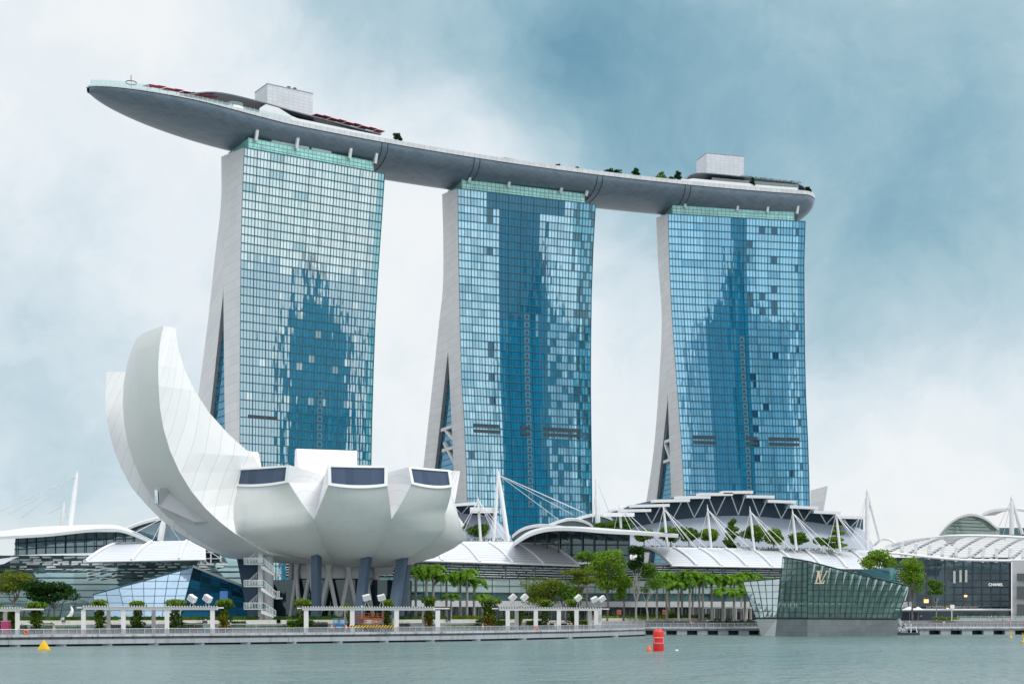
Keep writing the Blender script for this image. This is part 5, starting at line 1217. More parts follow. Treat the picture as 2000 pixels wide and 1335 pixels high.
# ---- trees
def limb(mb,p0,p1,r0,r1,rn,n=5,wob=.06):
    p0=Vector(p0);p1=Vector(p1); L=(p1-p0).length; pts=[p0.lerp(p1,i/n)+(Vector((rn.uniform(-1,1),rn.uniform(-1,1),0))*L*wob if 0<i<n else Vector((0,0,0))) for i in range(n+1)]
    mb.poly(pts,[r0+(r1-r0)*i/n for i in range(n+1)],6); return pts
def tree(lab,base,H,crown,n,size,m,trunk=bark,r=.3,fork=.35,group=None,seed=0,limbs=6,name='tree',cat='tree',flat=0,cl_=(.38,.58)):
    "crown: ellipsoids (dx,dz(frac of H),rx,ry,rz)"
    rn=random.Random(seed); base=Vector(base); th_=thing(name,lab,cat,base,group); m_=MB()
    fk=base+Vector((rn.uniform(-.2,.2),0,H*fork)); limb(m_,base,fk,r,r*.75,rn,4,.03)
    cs=[];rs=[]
    for dx,dz,rx,ry,rz in crown:
        k=max(6,int(rx*ry*rz*.9)); k=min(k,16)
        for i in range(k):
            u=np.array([rn.gauss(0,1) for _ in range(3)]); u/=np.linalg.norm(u); f_=rn.uniform(.25,.82)
            c_=base+Vector((dx+u[0]*rx*f_,u[1]*ry*f_,dz*H+u[2]*rz*f_)); cs.append(tuple(c_)); s_=rn.uniform(*cl_); rs.append((rx*s_,ry*s_,rz*s_*.9))
    for i in range(min(limbs,len(cs))):
        c_=Vector(cs[(i*7)%len(cs)]); limb(m_,fk,c_,r*.5,r*.12,rn,4,.08)
    m_.build('trunk',trunk,th_); m_=MB(); leafcloud(m_,cs,rs,int(n*1.5),size*1.12,flat); m_.build('crown',m,th_); return th_
def ty(y,Z): return CAMZ+(HZ-y)/F*Z
def TR(lab,px,Z,ytop,zbase,crown,n,size,m,**kw): b_=G(px,Z,zbase); return tree(lab,b_,ty(ytop,Z)-zbase,crown,n,size,m,**kw)
TR('pale yellow-green tree at the left edge, behind the dark one',28,272,1103,3.4,[(0,.72,3.6,3,2.0),(-1,.62,3,2.5,1.4),(1.5,.75,2.4,2,1.4)],2200,.42,olive_m,seed=1)
TR('dark spreading tree between the short and long pergolas',104,264,1120,3.4,[(-3,.68,3.2,3,1.7),(0,.74,3,3,1.6),(1.8,.62,2.8,2.6,1.8),(-1,.5,3.6,3,1.2)],3600,.42,darkt_m,seed=2,fork=.3,r=.22)
TR('round olive-green tree nearest the palms, behind the right pergola',1062,350,1102,3.4,[(0,.55,5.6,4,3.6),(-1,.45,4.5,3.5,2.8),(2,.62,3.6,3,2.2)],2900,.5,olive_m,seed=3,trunk=bark,fork=.25)
TR('flat-topped small tree with an open crown, second from the palms',1130,352,1100,3.4,[(0,.84,4.2,3.4,1.4),(1,.7,4.6,3.5,1.3),(-1,.55,3,2.5,1.3)],1700,.5,olive_m,seed=4,fork=.4)
TR('tall bright green tree in front of the glass hall',1186,356,1064,3.4,[(0,.84,4.2,3.4,2.2),(2.6,.72,3,3,2.2),(-3,.74,3,3,2),(1,.5,4,3,2.4),(-1.6,.6,3,2.6,2)],3000,.55,light_m,seed=5,trunk=bark,fork=.35)
TR('darker tree partly hidden left of the tall bright one',1146,372,1066,3.4,[(0,.86,2.8,2.5,2),(-.6,.7,2.4,2,1.6)],1000,.5,tree_m,seed=6,fork=.6)
TR('tall dark narrow tree with bare forked limbs, left of the palm row',1243,352,1052,3.4,[(0,.88,2.6,2.4,1.8),(-.6,.72,2.2,2.2,2.4),(1,.76,1.8,2,2)],1500,.5,darkt_m,seed=7,trunk=palebark,fork=.22,r=.34,limbs=9)
TR('lopsided dark tree beside the bare forked limbs',1264,354,1090,3.4,[(1,.78,3.2,2.6,2.4),(2,.6,2.6,2,1.6),(-1,.5,1.6,1.4,1.2)],1200,.5,tree_m,seed=8,trunk=palebark,fork=.3)
TR('bushy bright tree between the olive tree and the tall bright one',1104,350,1128,3.4,[(0,.7,3.4,3,2.2),(1.5,.55,2.6,2.2,1.6)],1500,.5,tree_m,seed=21,fork=.3)
TR('leafy tree filling the gap right of the tall bright tree',1218,358,1104,3.4,[(0,.72,2.6,2.4,2.6),(-.8,.5,2.2,2,1.8)],1500,.5,light_m,seed=22,fork=.3)
TR('bright tree rising behind the faceted glass pavilion',1714,386,1064,3.4,[(0,.84,4.4,3.4,2.6),(-2,.74,3,3,2.2),(3,.74,2.6,2.4,2.2),(4,.55,1.8,1.6,2.2)],2400,.55,light_m,seed=9)
TR('bright layered tree right of the faceted glass pavilion',1782,378,1080,3.4,[(0,.84,3.4,3,2.4),(.4,.62,3.4,3,2.4),(-1,.7,2.8,2.5,2.2),(1.2,.48,2.2,2,1.4)],2600,.5,light_m,seed=10,trunk=bark,fork=.3)
TR('small dense tree on a pale slim trunk before the tall glass front',1829,376,1122,3.4,[(0,.80,2.5,2.3,1.8),(0,.64,2.3,2,1.3)],1500,.42,tree_m,seed=11,trunk=palebark,fork=.35,r=.16)
# terrace trees: layered crowns, pruned
for i,(px,y0,y1,w_,lab) in enumerate(((1258,1030,1056,30,'terrace tree below the crossbar mast'),(1311,1027,1058,34,'terrace tree just right of the first mast of the row'),(1346,1028,1056,32,'terrace tree midway between first and second mast'),(1387,1032,1056,33,'terrace tree at the foot of the second mast'),(1428.5,1019,1062,35,'tall tapering terrace tree left of the third mast'),(1473.5,1022,1056,36,'terrace tree behind the third mast'),(1511,1033,1063,35,'wide terrace tree right of the third mast'),(1555,1040,1063,34,'low terrace tree at the foot of the fourth mast'),(1604,1046,1064,28,'lowest terrace tree left of the fifth mast'),(1634,1029,1066,38,'tall layered terrace tree behind the fifth mast'),
      (1214,1014,1036,40,'terrace tree beside the crossbar at the hall roof'),(1178,1018,1032,30,'terrace tree half hidden by the white arched roofs'),(890,1013,1046,32,'terrace tree right of the museum, before the pale theatre end'),(936,1024,1050,34,'terrace tree behind the crossbar mast by the museum'),(857,1020,1044,24,'terrace tree half hidden by the museum'))):
    Z=449; k=Z/F; hw=w_*k/2; H=(1068-y0)*k; b_=W(px,1068,Z); cr_=[]
    nl=4
    for j in range(nl):
        f_=j/(nl-1); y=y1-2-(y1-y0-3)*f_; rr=hw*((.8,1.0,.92,.6)[j] if i not in (4,9) else (1.0,.85,.62,.4)[j]); cr_.append((random.uniform(-.4,.4),(1068-y)/(1068-y0),rr,rr*.9,(y1-y0)*k/nl*.62))
    if i not in (4,9): cr_=[(0,(1068-(y0+y1)/2)/(1068-y0),hw*1.05,hw*.95,(y1-y0)*k*.5),(random.uniform(-.3,.3)*hw,(1068-(y0*.4+y1*.6))/(1068-y0),hw*1.1,hw*.9,(y1-y0)*k*.28)]
    tree(lab,b_,H,cr_,2600,.62,tree_m if i%3 else light_m,r=.2,fork=.3,group='pruned trees on the mall terrace',seed=30+i,limbs=4,flat=.4,cl_=(.5,.75))
m_=MB(); cs=[W(1260+i*9,1067+i*.15,448) for i in range(46)]+[W(850+i*9,1053,440) for i in range(15)]; leafcloud(m_,cs,[(1.4,.8,.55)]*len(cs),2200,.4); tag(m_.build('ground_cover',hedge_m),'low planting along the foot of the terrace trees','ground cover',kind='stuff')
m_=MB(); m_.hexa([W(1235,1071,447),W(1715,1078,459),W(1715,1078,472),W(1235,1071,462),W(1235,1067,447),W(1715,1074,459),W(1715,1074,472),W(1235,1067,462)]); m_.hexa([W(830,1062,432),W(1010,1062,432),W(1010,1062,452),W(830,1062,452),W(830,1055,432),W(1010,1057,432),W(1010,1057,452),W(830,1055,452)]) if False else None; m_.build('terrace_edge',grey,mc)
# roof-park trees
for i,(px,o_,hh,ww,lab) in enumerate(((777,-15,6.6,2.6,'lone tree on the roof deck left of its middle'),(1190,-13,5.2,3.0,'first dark tree from the left on the right half of the roof deck'),(1206,-13,4.6,3.0,'second dark tree from the left on the right half of the roof deck'),(1243,-13,7.0,2.4,'upright tree on the roof deck standing on its own'),(1291,-13,6.0,3.0,'round bright tree on the roof deck'),(1325,-13,7.6,2.4,'tallest tree on the roof deck, left of the low roof bar'),(1311,-13,4.4,2.6,'palm-like low tree between two roof deck trees'),(1578,-14,4.8,1.8,'small umbrella-shaped tree at the right tip of the roof deck'),(1470,-16.5,6.8,1.4,'sparse tree before the glass front of the roof bar'),(1090,-15,2.6,1.8,'low bush at the middle of the roof deck'),(1126,-15,2.4,1.5,'lower bush right of the flat shade roof'))):
    q=Hs(s_at(px,o_),o_,ZR-1.2); tree(lab,q,hh+1,[(0,.72,ww*.8,ww*.8,hh*.22),(ww*.3,.5,ww*.75,ww*.7,hh*.18),(-ww*.35,.55,ww*.7,ww*.7,hh*.16)],420,.7,darkt_m if i!=4 else tree_m,r=.14,fork=.35,group='trees on the roof deck',seed=60+i,limbs=3)
m_=MB(); cs=[Hs(s_at(1450+i*8,-15.5),-15.5,ZR+6.3-.07*i) for i in range(15)]; leafcloud(m_,cs,[(1.3,.8,.5)]*15,500,.5); m_.build('roof_greenery',darkt_m,rp)
# ---- palms
def palm_proto(name,lab,base,H,seed,fl=4.3,nf=22):
    rn=random.Random(seed); base=Vector(base); th_=thing(name,lab,'palm tree',base,'royal palms along the promenade'); m_=MB()
    m_.lathe(base,[(.42,0),(.34,.5),(.28,H*.35),(.33,H*.55),(.22,H*.82),(.20,H*.84)],8); m_.build('trunk',palebark,th_)
    m_=MB(); m_.lathe(base,[(.22,H*.82),(.26,H*.86),(.15,H*.96),(.05,H*1.0)],8); m_.build('crownshaft',mat('palm_shaft',(.16,.26,.06),.5) if 'palm_shaft' not in MATS else MATS['palm_shaft'],th_)
    m_=MB(); top=base+Vector((0,0,H*.96))
    for k in range(nf):
        az=2*math.pi*k/nf*2.4+rn.uniform(-.3,.3); el=rn.uniform(.1,1.4); L=fl*rn.uniform(.85,1.15); d=Vector((math.cos(az),math.sin(az),0)); side=Vector((-math.sin(az),math.cos(az),0)); pts=[]; n=11
        p_=top.copy(); e_=el
        for i in range(n+1):
            pts.append(p_.copy()); p_=p_+(d*math.cos(e_)+Vector((0,0,1))*math.sin(e_))*(L/n); e_-=(.15+.085*max(0,el))
        m_.poly(pts,[.05*(1-i/n)+.015 for i in range(n+1)],3,False)
        for i in range(1,n+1):
            t_=(pts[i]-pts[i-1]).normalized(); ll=fl*.26*math.sin(math.pi*(.12+.8*i/n))+.15
            for sg in (-1,1):
                for q in (0,.5):
                    o_=pts[i-1].lerp(pts[i],q); dr=(side*sg*.85+t_*.45+Vector((0,0,rn.uniform(-.75,.05)))).normalized(); e2=o_+dr*ll; mid=o_.lerp(e2,.5)+Vector((0,0,.06)); wv=t_*.14
                    m_.face([o_-wv*.4,o_+wv,mid+wv,mid-wv]); m_.face([mid-wv,mid+wv,e2-Vector((0,0,.12))])
    m_.build('fronds',palm_m,th_); return th_
P0=[]
pls=[(798,1102,1,330,'leftmost palm, tucked against the museum column'),(812,1100,0,330,'palm with a pale trunk second from the museum column'),(833,1099,1,334,'bushy palm third from the museum column'),(846,1098,2,326,'palm with a bright upright frond, fourth from the museum column'),(872,1116,0,328,'lower palm in the middle of the left palm group'),(899,1110,1,334,'palm leaning left in the left palm group'),(912,1106,2,326,'tallest palm of the left palm group'),(926,1122,1,330,'rightmost big palm of the left palm group'),(881,1152,0,318,'small young palm in front of the left palm group'),(942,1152,2,322,'young palm half hidden by the broad reddish vine'),
 (1283,1124,1,366,'leftmost palm of the long right row'),(1302,1112,0,368,'second palm from the left in the long right row'),(1307,1120,2,374,'palm close behind the second one of the right row'),(1325,1128,2,362,'lower palm with a yellowish shaft in the right row'),(1332,1122,1,374,'palm behind the low yellowish one in the right row'),(1347,1110,0,362,'broad tall palm with the thickest trunk in the right row'),(1353,1118,2,376,'palm standing close behind the thick-trunked one'),(1366,1120,1,372,'slim palm right of the thick-trunked pair'),(1373,1112,2,364,'palm in the middle of the right row, tall upright fronds'),(1390,1117,0,366,'palm right of the row middle with a clear trunk'),(1411,1118,1,366,'bright palm third from the faceted pavilion'),(1413,1140,2,360,'low palm in front of the bright one in the right row'),(1434,1122,0,370,'palm second from the faceted pavilion'),(1433,1146,1,358,'low young palm near the glass wing of the pavilion'),(1455,1140,2,362,'low palm touching the glass wing of the pavilion'),(1448,1112,1,378,'high palm crown behind the glass wing, left'),(1466,1115,0,380,'high palm crown behind the glass wing, middle'),(1495,1122,2,382,'high palm crown behind the glass wing, right'),(1512,1122,1,382,'palm crown last in the row, against the tall glass prow')]
for i,(px,y,v,Z,lab) in enumerate(pls):
    zb_=3.4; H=ty(y+10,Z)-zb_; b_=G(px,Z,zb_)
    if i<3: P0.append(palm_proto('royal_palm',lab,b_,H,80+i)); P0[-1]['H']=H
    else: 
        pr=P0[v]; s_=H/pr['H']; o_=copy_tree(pr,b_,random.uniform(0,6),(1 if s_>.6 else .7,1 if s_>.6 else .7,s_),lab); 
for p_ in P0:
    del p_['H']
for o_ in COL.objects:
    if o_.name.startswith('royal_palm') and 'H' in o_: del o_['H']
# ================================================================ faceted glass pavilion standing in the water
pv_glass=glass('pavilion_glass',(.15,.23,.22),gl=.07,tint=(.7,.88,.86),trans=.74,var=.35,cu=2.2,cv=2.0,wob=.02)
pv_light=glass('pavilion_light_glass',(.50,.66,.70),gl=.42,tint=(.88,.98,1),trans=.40,var=.2,cu=2.4,cv=2.0,wob=.02)  # same glass made paler: the sky it mirrors is in its colour
pv_base=panel('pavilion_base',(.17,.195,.205),(.11,.125,.13),1.7,1.5,.05,.05,.45,var=.10)
pv_white=panel('pavilion_base_white',(.66,.66,.66),(.45,.46,.47),30,1.15,0,.05,.5,var=.03)
pv=thing('glass_pavilion','faceted green glass pavilion with a monogram, standing in the water','pavilion',G(1600,340,0))
ZA,ZB,ZC,ZD,ZE=342,336,331,343,348
A0=W(1476,1206,ZA);B0=W(1517.4,1206.3,ZB);C0=W(1577,1206.5,ZC);D0=W(1752,1207.5,ZD)
Ab=W(1488,1239,ZA);Bb=W(1513.4,1241,ZB);Cb=W(1577,1242,ZC);Db=W(1745,1241,ZD)
for v in (Ab,Bb,Cb,Db): v.z=-.6
Awt=W(1450.8,1135,ZA+3); Bwt=W(1523.7,1128.5,ZB+.3)
Bt=W(1529,1087,ZB-.5)
topc=[(1529,1087),(1577,1095),(1620,1106),(1674,1119.5),(1728,1132.5),(1775,1143.5)]
Ct=W(1577,1095,ZC-2); 
def gpanel(bl,br,tl,tr,nu,nv,m,name,parent,curve=None,bar=.1,lines=True,fm=None):
    "glass panel with its bars; curve(u)->top point"
    m_=MB(); g_=MB(); K=nu
    top=lambda u: curve(u) if curve else tl.lerp(tr,u)
    P_=lambda u,h: bl.lerp(br,u).lerp(top(u),h)
    Hmax=max((top(i/8)-bl.lerp(br,i/8)).length for i in range(9)); wl=(br-bl).length
    rows=[[P_(i/nu,j/nv) for i in range(nu+1)] for j in range(nv+1)]
    m_.grid(rows,False,uvs=[[(i*2.2,j*2.0) for i in range(nu+1)] for j in range(nv+1)])
    o_=m_.build(name,m,parent)
    n_=(br-bl).cross(tl-bl).normalized(); n_=n_ if n_.y<0 else -n_
    for i in range(nu+1): g_.bar(P_(i/nu,0)+n_*.06,P_(i/nu,1)+n_*.06,bar)
    g_.poly([P_(i/nu,1)+n_*.03 for i in range(nu+1)],.16,4); g_.poly([P_(i/nu,0)+n_*.03 for i in range(nu+1)],.2,4)
    if lines:                        # level transoms, cut off by the sloping top
        zmin=min(bl.z,br.z); zmax=max(top(i/10).z for i in range(11)); st_=(zmax-zmin)/nv
        for j in range(1,nv):
            z=zmin+st_*j; pts=[]
            for i in range(nu*2+1):
                u=i/(nu*2); b_=bl.lerp(br,u); t_=top(u)
                if t_.z>z: pts.append(b_.lerp(t_,(z-b_.z)/(t_.z-b_.z))+n_*.06)
            if len(pts)>1: g_.poly(pts,bar*.55,4)
    g_.build('glazing_bars',fm or black,o_); return o_
gpanel(A0,B0,Awt,Bwt,5,6,pv_light,'wing_glass',pv)
gpanel(B0,C0,Bt,Ct,5,10,pv_glass,'front_glass',pv)
def tcv(u): px=1577+(1775-1577)*u; y=smooth(px,topc); return W(px,y,ZC-2+(ZD-ZC+2)*u)
gpanel(C0,D0,Ct,tcv(1),17,10,pv_glass,'front_glass',pv,curve=tcv)
# back, roof and floor
E0=W(1760,1207,ZD+14); A1=W(1500,1206,ZA+12)
Tr=tcv(1); Ebk=W(1768,1150,ZD+14)
m_=MB(); m_.face([D0,E0,Ebk,Tr],[(0,0),(14,0),(14,9),(0,9)]); m_.face([E0,A1,W(1530,1128,ZA+12),Ebk],[(0,0),(40,0),(40,16),(0,9)]); m_.face([A0,A1,W(1500,1130,ZA+14),Awt],[(0,0),(12,0),(12,12),(0,12)]); m_.face([A1,A0,Awt,W(1530,1128,ZA+12)]); m_.build('rear_glass',pv_glass,pv)
roof_g=glass('pavilion_roof_glass',(.05,.10,.10),gl=.3,tint=(.6,.75,.78),trans=.25,var=.2)
m_=MB(); up=[Bt,Ct]+[tcv(i/8) for i in range(1,9)]; bk_=[Bt.lerp(Vector((0,0,0)),0)+Vector((3,14,-.5))]+[q+Vector((1.5,14,-.5)) for q in up[1:]]; m_.grid([up,bk_],False); m_.face([Awt,Bwt,Bwt+Vector((3,12,-.8)),Awt+Vector((4,12,-.8))]); m_.build('roof_glass',roof_g,pv)
m_=MB(); fl=[A0,B0,C0,D0,E0,A1]; m_.face([q+Vector((0,.3,.12)) for q in fl]); m_.build('floor',mat('pavilion_floor',(.32,.30,.27),.6),pv)
cream=mat('pavilion_inner_wall',(.42,.43,.40),.7,var=.1)
m_=MB(); m_.hexa([G(1560,ZB+10,4.4),G(1740,ZD+10,4.4),G(1740,ZD+11,4.4),G(1560,ZB+11,4.4),G(1560,ZB+10,7.6),G(1740,ZD+10,7.6),G(1740,ZD+11,7.6),G(1560,ZB+11,7.6)]); m_.build('display_wall',cream,pv)
shade=mat('pavilion_screen',(.36,.44,.42),.7,var=.1)
m_=MB(); n=12
m_.grid([[B0+(C0-B0)*(i/4)+Vector((1,5,3.6)) for i in range(5)]+[C0.lerp(D0,i/12)+Vector((0,5,3.6)) for i in range(1,13)],[Bt.lerp(Ct,i/4)+Vector((1,3,-.4)) for i in range(5)]+[tcv(i/12)+Vector((0,3,-.35)) for i in range(1,13)]],False); m_.build('blind',shade,pv)
palefin=mat('pavilion_rib',(.50,.62,.60),.4,var=.05)
for i in range(13):
    u=.02+i*.077; m_=MB(); b_=C0.lerp(D0,u)+Vector((-.9,.7,.2)); t_=tcv(min(1,u+.01))+Vector((.9,.6,-.4)); m_.bar(b_,t_,.5,.7); m_.build('rib',palefin,pv)
for i in range(5):
    u=.12+i*.2; m_=MB(); m_.bar(B0.lerp(C0,u)+Vector((0,.7,.2)),Bt.lerp(Ct,u)+Vector((0,.6,-.4)),.42,.6); m_.build('rib',palefin,pv)
for i in range(6):
    u=.02+i*.19; m_=MB(); m_.bar(A0.lerp(B0,u)+Vector((0,.8,.1)),Awt.lerp(Bwt,min(1,u+.32))+Vector((0,.8,-.1)),.34,.5); m_.build('rib',whiteplain,pv)
for i in range(5): 
    m_=MB(); u=.05+.2*i; a=tcv(u)+Vector((0,.8,-.7)); b_=tcv(min(1,u+.2))+Vector((0,.8,-.7)); m_.bar(a,b_,.3,.4); m_.build('roof_rib',palefin,pv)
for i,(px,y0,y1) in enumerate(((1756,1175,1151),(1765,1174,1152),(1770,1172,1150))): m_=MB(); m_.bar(W(px-3,y0,ZD+1.5),W(px+3,y1,ZD+1.5),.3); m_.build('end_strut',whiteplain,pv)
wood=mat('shelf_goods',(.14,.09,.06),.6,var=.4,scale=3)
for px,wd_,h_ in ((1602,6,3),(1622,5,8),(1628,4,5),(1637,9,6),(1650,3,11),(1690,6,6),(1560,5,5)):
    m_=MB(); q=G(px,341,CAMZ); m_.box((q.x,q.y,4.3+h_*.06),wd_*.12,.6,h_*.12); m_.build('display_stand',wood,pv)
m_=MB(); m_.face([Ab,Bb,B0,A0],[(0,0),(4,0),(5,4.4),(0,4.4)]); m_.build('white_base',pv_white,pv)
m_=MB(); 
def bq(a,b_,c_,d_): L=(b_-a).length; m_.face([a,b_,c_,d_],[(0,0),(L,0),(L,4.6),(0,4.6)])
bq(Bb,Cb,C0,B0); bq(Cb,Db,D0,C0); bq(Db,E0-Vector((0,0,5)),E0,D0); bq(E0-Vector((0,0,5)),A1-Vector((0,0,5)),A1,E0); bq(A1-Vector((0,0,5)),Ab,A0,A1); m_.build('stone_base',pv_base,pv)
# monogram on the glass
gold=mat('monogram_gold',(.78,.60,.44),.35,.2,var=.05)
mZ=ZC+.25-2.6
def mono(polys):
    m_=MB(); 
    for k,pl in enumerate(polys):
        a=[W(1440+x/5.5556,1070+y/5.5556,mZ-.01*k) for x,y in pl]; m_.prism(a,(0,-.28-.012*k,0))
    o_=m_.build('monogram',gold,pv); return o_
mono([[(850,243),(912,243),(911,249),(893,252),(899,330),(905,368),(893,368),(886,340),(866,252),(850,249)],
      [(899,330),(905,368),(962,250),(948,248),(948,243),(992,243),(990,248),(976,251),(908,374),(896,368)],
      [(868,255),(886,255),(880,300),(858,372),(926,372),(940,345),(948,345),(936,384),(832,384),(834,378),(846,374),(862,300)]])
# rear second volume
m_=MB(); r0=[W(1668,1126,372),W(1738,1150,368),W(1738,1107,368),W(1668,1113,372)]; m_.face(r0,[(0,0),(9,0),(9,6),(0,2)]); m_.face([W(1738,1150,368),W(1752,1150,372),W(1752,1110,372),W(1738,1107,368)]); m_.face([W(1738,1205,368),W(1668,1205,372),W(1668,1126,372),W(1738,1150,368)],[(0,0),(9,0),(9,8),(0,8)]); tag(m_.build('glass_pavilion',glass('rear_pavilion_glass',(.02,.08,.09),gl=.25,tint=(.4,.65,.7),cu=1.8,cv=1.8,var=.7)),'dark blue-green glass prism peeping out behind the monogrammed pavilion','pavilion')
# ================================================================ blue glass pavilion left of the museum
cp=thing('crystal_pavilion','low blue glass pavilion of slanted facets, left of the museum stair','pavilion',G(320,292,3.4))
blg=glass('pale_blue_glass',(.25,.42,.62),gl=.45,tint=(.72,.88,1.0),var=.10,cu=3,cv=3,wob=.01); dbg=glass('deep_blue_glass',(.006,.10,.19),gl=.10,tint=(.35,.65,.85),var=.8,cu=2.2,cv=2.4,wob=.12)
ap=W(378,1106,296)
gpanel(W(186,1206,296),W(247,1206,293),W(182,1160,298),W(232,1146.5,296),2,4,blg,'pale_facet',cp,bar=.06,fm=mull)
gpanel(W(247,1206,293),W(352,1206,286),W(232,1146.5,296),ap,6,7,blg,'pale_facet',cp,bar=.06,fm=mull)
gpanel(W(352,1206,286),W(520,1206,294),ap,W(478,1147,300),6,8,dbg,'deep_blue_facet',cp,bar=.05,fm=mull)
m_=MB(); m_.bar(W(377,1105,295.6),W(480,1146,300),.35,.5); m_.build('ridge_cap',fin_m,cp)
m_=MB(); m_.face([W(182,1160,298),W(232,1146.5,296),ap,W(478,1147,300),W(470,1150,330),W(200,1165,330)]); m_.build('roof_glass',blg,cp)
m_=MB(); m_.box(W(437,1166,289.5),1.6,.1,2.6); m_.build('screen',mat('blue_screen',(.08,.22,.6),.4,emit=.25),cp)
# white crescent sculpture
m_=MB(); c_=W(129,1201,262); pts=[];rad=[]
for i in range(15): a=-2.0+2.9*i/14; pts.append(c_+Vector((1.25*math.cos(a-.2)*.9,0,1.25*math.sin(a)+.7))); rad.append(.08+.3*math.sin(math.pi*i/14))
m_.poly(pts,rad,8); tag(m_.build('sculpture',white),'white crescent sculpture on the plaza under the dark tree','sculpture')
# ================================================================ boardwalk by the glass pavilion
def boardwalk(lab,p0,p1,Z,z=1.85,steps=True,wall=None):
    th_=thing('boardwalk',lab,'boardwalk',G((p0+p1)/2,Z,0)); n=16; xs=[p0+(p1-p0)*i/n for i in range(n+1)]
    def sh(prof,nm,m,uv=True): m_=MB(); m_.grid([[G(x,Z+b_,zz) for x in xs] for b_,zz in prof],False); return m_.build(nm,m,th_)
    sh([(8,z),(0,z),(-.2,z-.05),(-.2,z-.4),(.2,z-.4),(.2,z-.8),(2,z-.8)],'deck_edge',conc); sh([(3,z-.8),(3,-.5)],'dark_void',black)
    if steps: sh([(8,z),(8,z+.3),(9.5,z+.3),(9.5,z+.7),(11,z+.7),(11,z+1.1),(12.5,z+1.1),(12.5,z+1.5),(14,z+1.5),(60,z+1.55)],'steps',mat('step_stone',(.26,.25,.25),.8) if 'step_stone' not in MATS else MATS['step_stone'])
    k=int((p1-p0)/40)
    for i in range(k): m_=MB(); x=p0+(p1-p0)*(i+.5)/k; q=G(x,Z+1.2,.5); m_.box(q,2.6,2,1.0); m_.build('pier_head',beam_m,th_)
    return th_
bw1=boardwalk('boardwalk with stone steps between promenade and faceted glass pavilion',1190,1512,358)
bw2=boardwalk('boardwalk with brown steps right of the faceted glass pavilion',1740,2200,362)
for lab,p0,p1,Z in (('boardwalk railing behind the red buoy',1228,1378,358.3),('boardwalk railing with seats, left of the glass pavilion',1380,1490,358.3),('long boardwalk railing at the right edge',1776,2040,362.3)):
    th=thing('railing',lab,'railing',G((p0+p1)/2,Z,1.85)); m_=MB(); m_.bar(G(p0,Z,2.9),G(p1,Z,2.9),.09); m_.build('top_rail',steel,th)
    m_=MB(); m_.face([G(p0,Z+.05,1.95),G(p1,Z+.05,1.95),G(p1,Z+.05,2.8),G(p0,Z+.05,2.8)]); m_.build('mesh_infill',mesh_m,th)
    n=int((p1-p0)/13)
    for i in range(n+1): m_=MB(); x=p0+(p1-p0)*i/n; m_.bar(G(x,Z,1.85),G(x,Z-.1,2.95),.14); m_.build('post',steel,th)
m_=MB(); m_.hexa([*[G(x,zz,3.0) for x,zz in ((1170,371),(1380,374),(1380,378),(1170,375))],*[G(x,zz,4.1) for x,zz in ((1170,371),(1380,374),(1380,378),(1170,375))]]); tag(m_.build('planter_wall',wallw),'long white planter wall above the stone steps','planter')
def bhedge(lab,p0,p1,Z,z0,z1,m=hedge_m,n=900):
    m_=MB(); k=int((p1-p0)/6); cs=[G(p0+(p1-p0)*(i+.5)/k,Z,(z0+z1)/2+random.uniform(-.15,.15)) for i in range(k)]; leafcloud(m_,cs,[(.9,1.0,(z1-z0)/2)]*k,n,.4); tag(m_.build('hedge',m),lab,'hedge')
bhedge('uneven hedge on the white planter wall, below the right palm row',1172,1386,374,4.0,5.1,hedge_m,2600)
bhedge('yellow-green part of the planting at the foot of the tall trees',1172,1300,372.4,3.9,4.6,bright_m,900)
bhedge('trimmed hedge under the small dense tree at the right',1822,1870,374,3.7,4.4,bright_m,700)
bhedge('dark hedge behind the boardwalk seats',1386,1478,370,2.6,3.9,darkt_m,1100)
for px,r_,lab in ((1283,.8,'leftmost pale clipped ball bush on the planter'),(1306,1.05,'largest pale clipped ball bush on the planter'),(1315,.7,'small pale clipped ball bush on the planter')):
    m_=MB(); q=G(px,373,5.2); leafcloud(m_,[q],[(r_,r_,r_)],360,.3); m_.lathe(q,[(.01,-r_*.8),(r_*.7,-r_*.4),(r_*.8,0),(r_*.7,r_*.4),(.01,r_*.8)],10); tag(m_.build('ball_bush',olive_m),lab,'bush','clipped ball bushes')
# frame pavilion beside the glass pavilion
fp=thing('frame_shelter','white steel frame shelter left of the glass pavilion','shelter',G(1425,372,3.4))
for x in (1373,1389,1410,1432,1453):
    for dz in (0,6): 
        m_=MB(); m_.bar(G(x+dz,371+dz,3.4),G(x+dz,371+dz,6.75),.28); m_.build('post',whiteplain,fp)
m_=MB(); 
for dz in (0,6): m_.bar(G(1371,371+dz,6.8),G(1468,371+dz,6.8),.3)
m_.build('beam',whiteplain,fp); m_=MB()
for i in range(24): m_.bar(G(1373+4*i,370.5,7.0),G(1373+4*i,377.5,7.0),.18)
m_.build('roof_slats',whiteplain,fp)
seatm=mat('seat_dark',(.03,.035,.045),.6)
for i in range(16):
    x=1340+i*9.0+(8 if i>4 else 0); q=G(x,361,1.85); th=thing('seat',f'dark boardwalk seat in the row left of the glass pavilion','seat',q,'row of boardwalk seats') if i<1 else None
    if i<1:
        m_=MB(); m_.box(q+Vector((0,0,.45)),.75,.6,.1); m_.build('seat_pad',seatm,th); m_=MB(); m_.box(q+Vector((0,.3,.8)),.75,.08,.6); m_.build('backrest',seatm,th)
        m_=MB(); m_.box(q+Vector((-.3,0,.2)),.06,.5,.4); m_.box(q+Vector((.3,0,.2)),.06,.5,.4); m_.build('leg_frame',steel,th); S0_=th
    else: copy_tree(S0_,q)
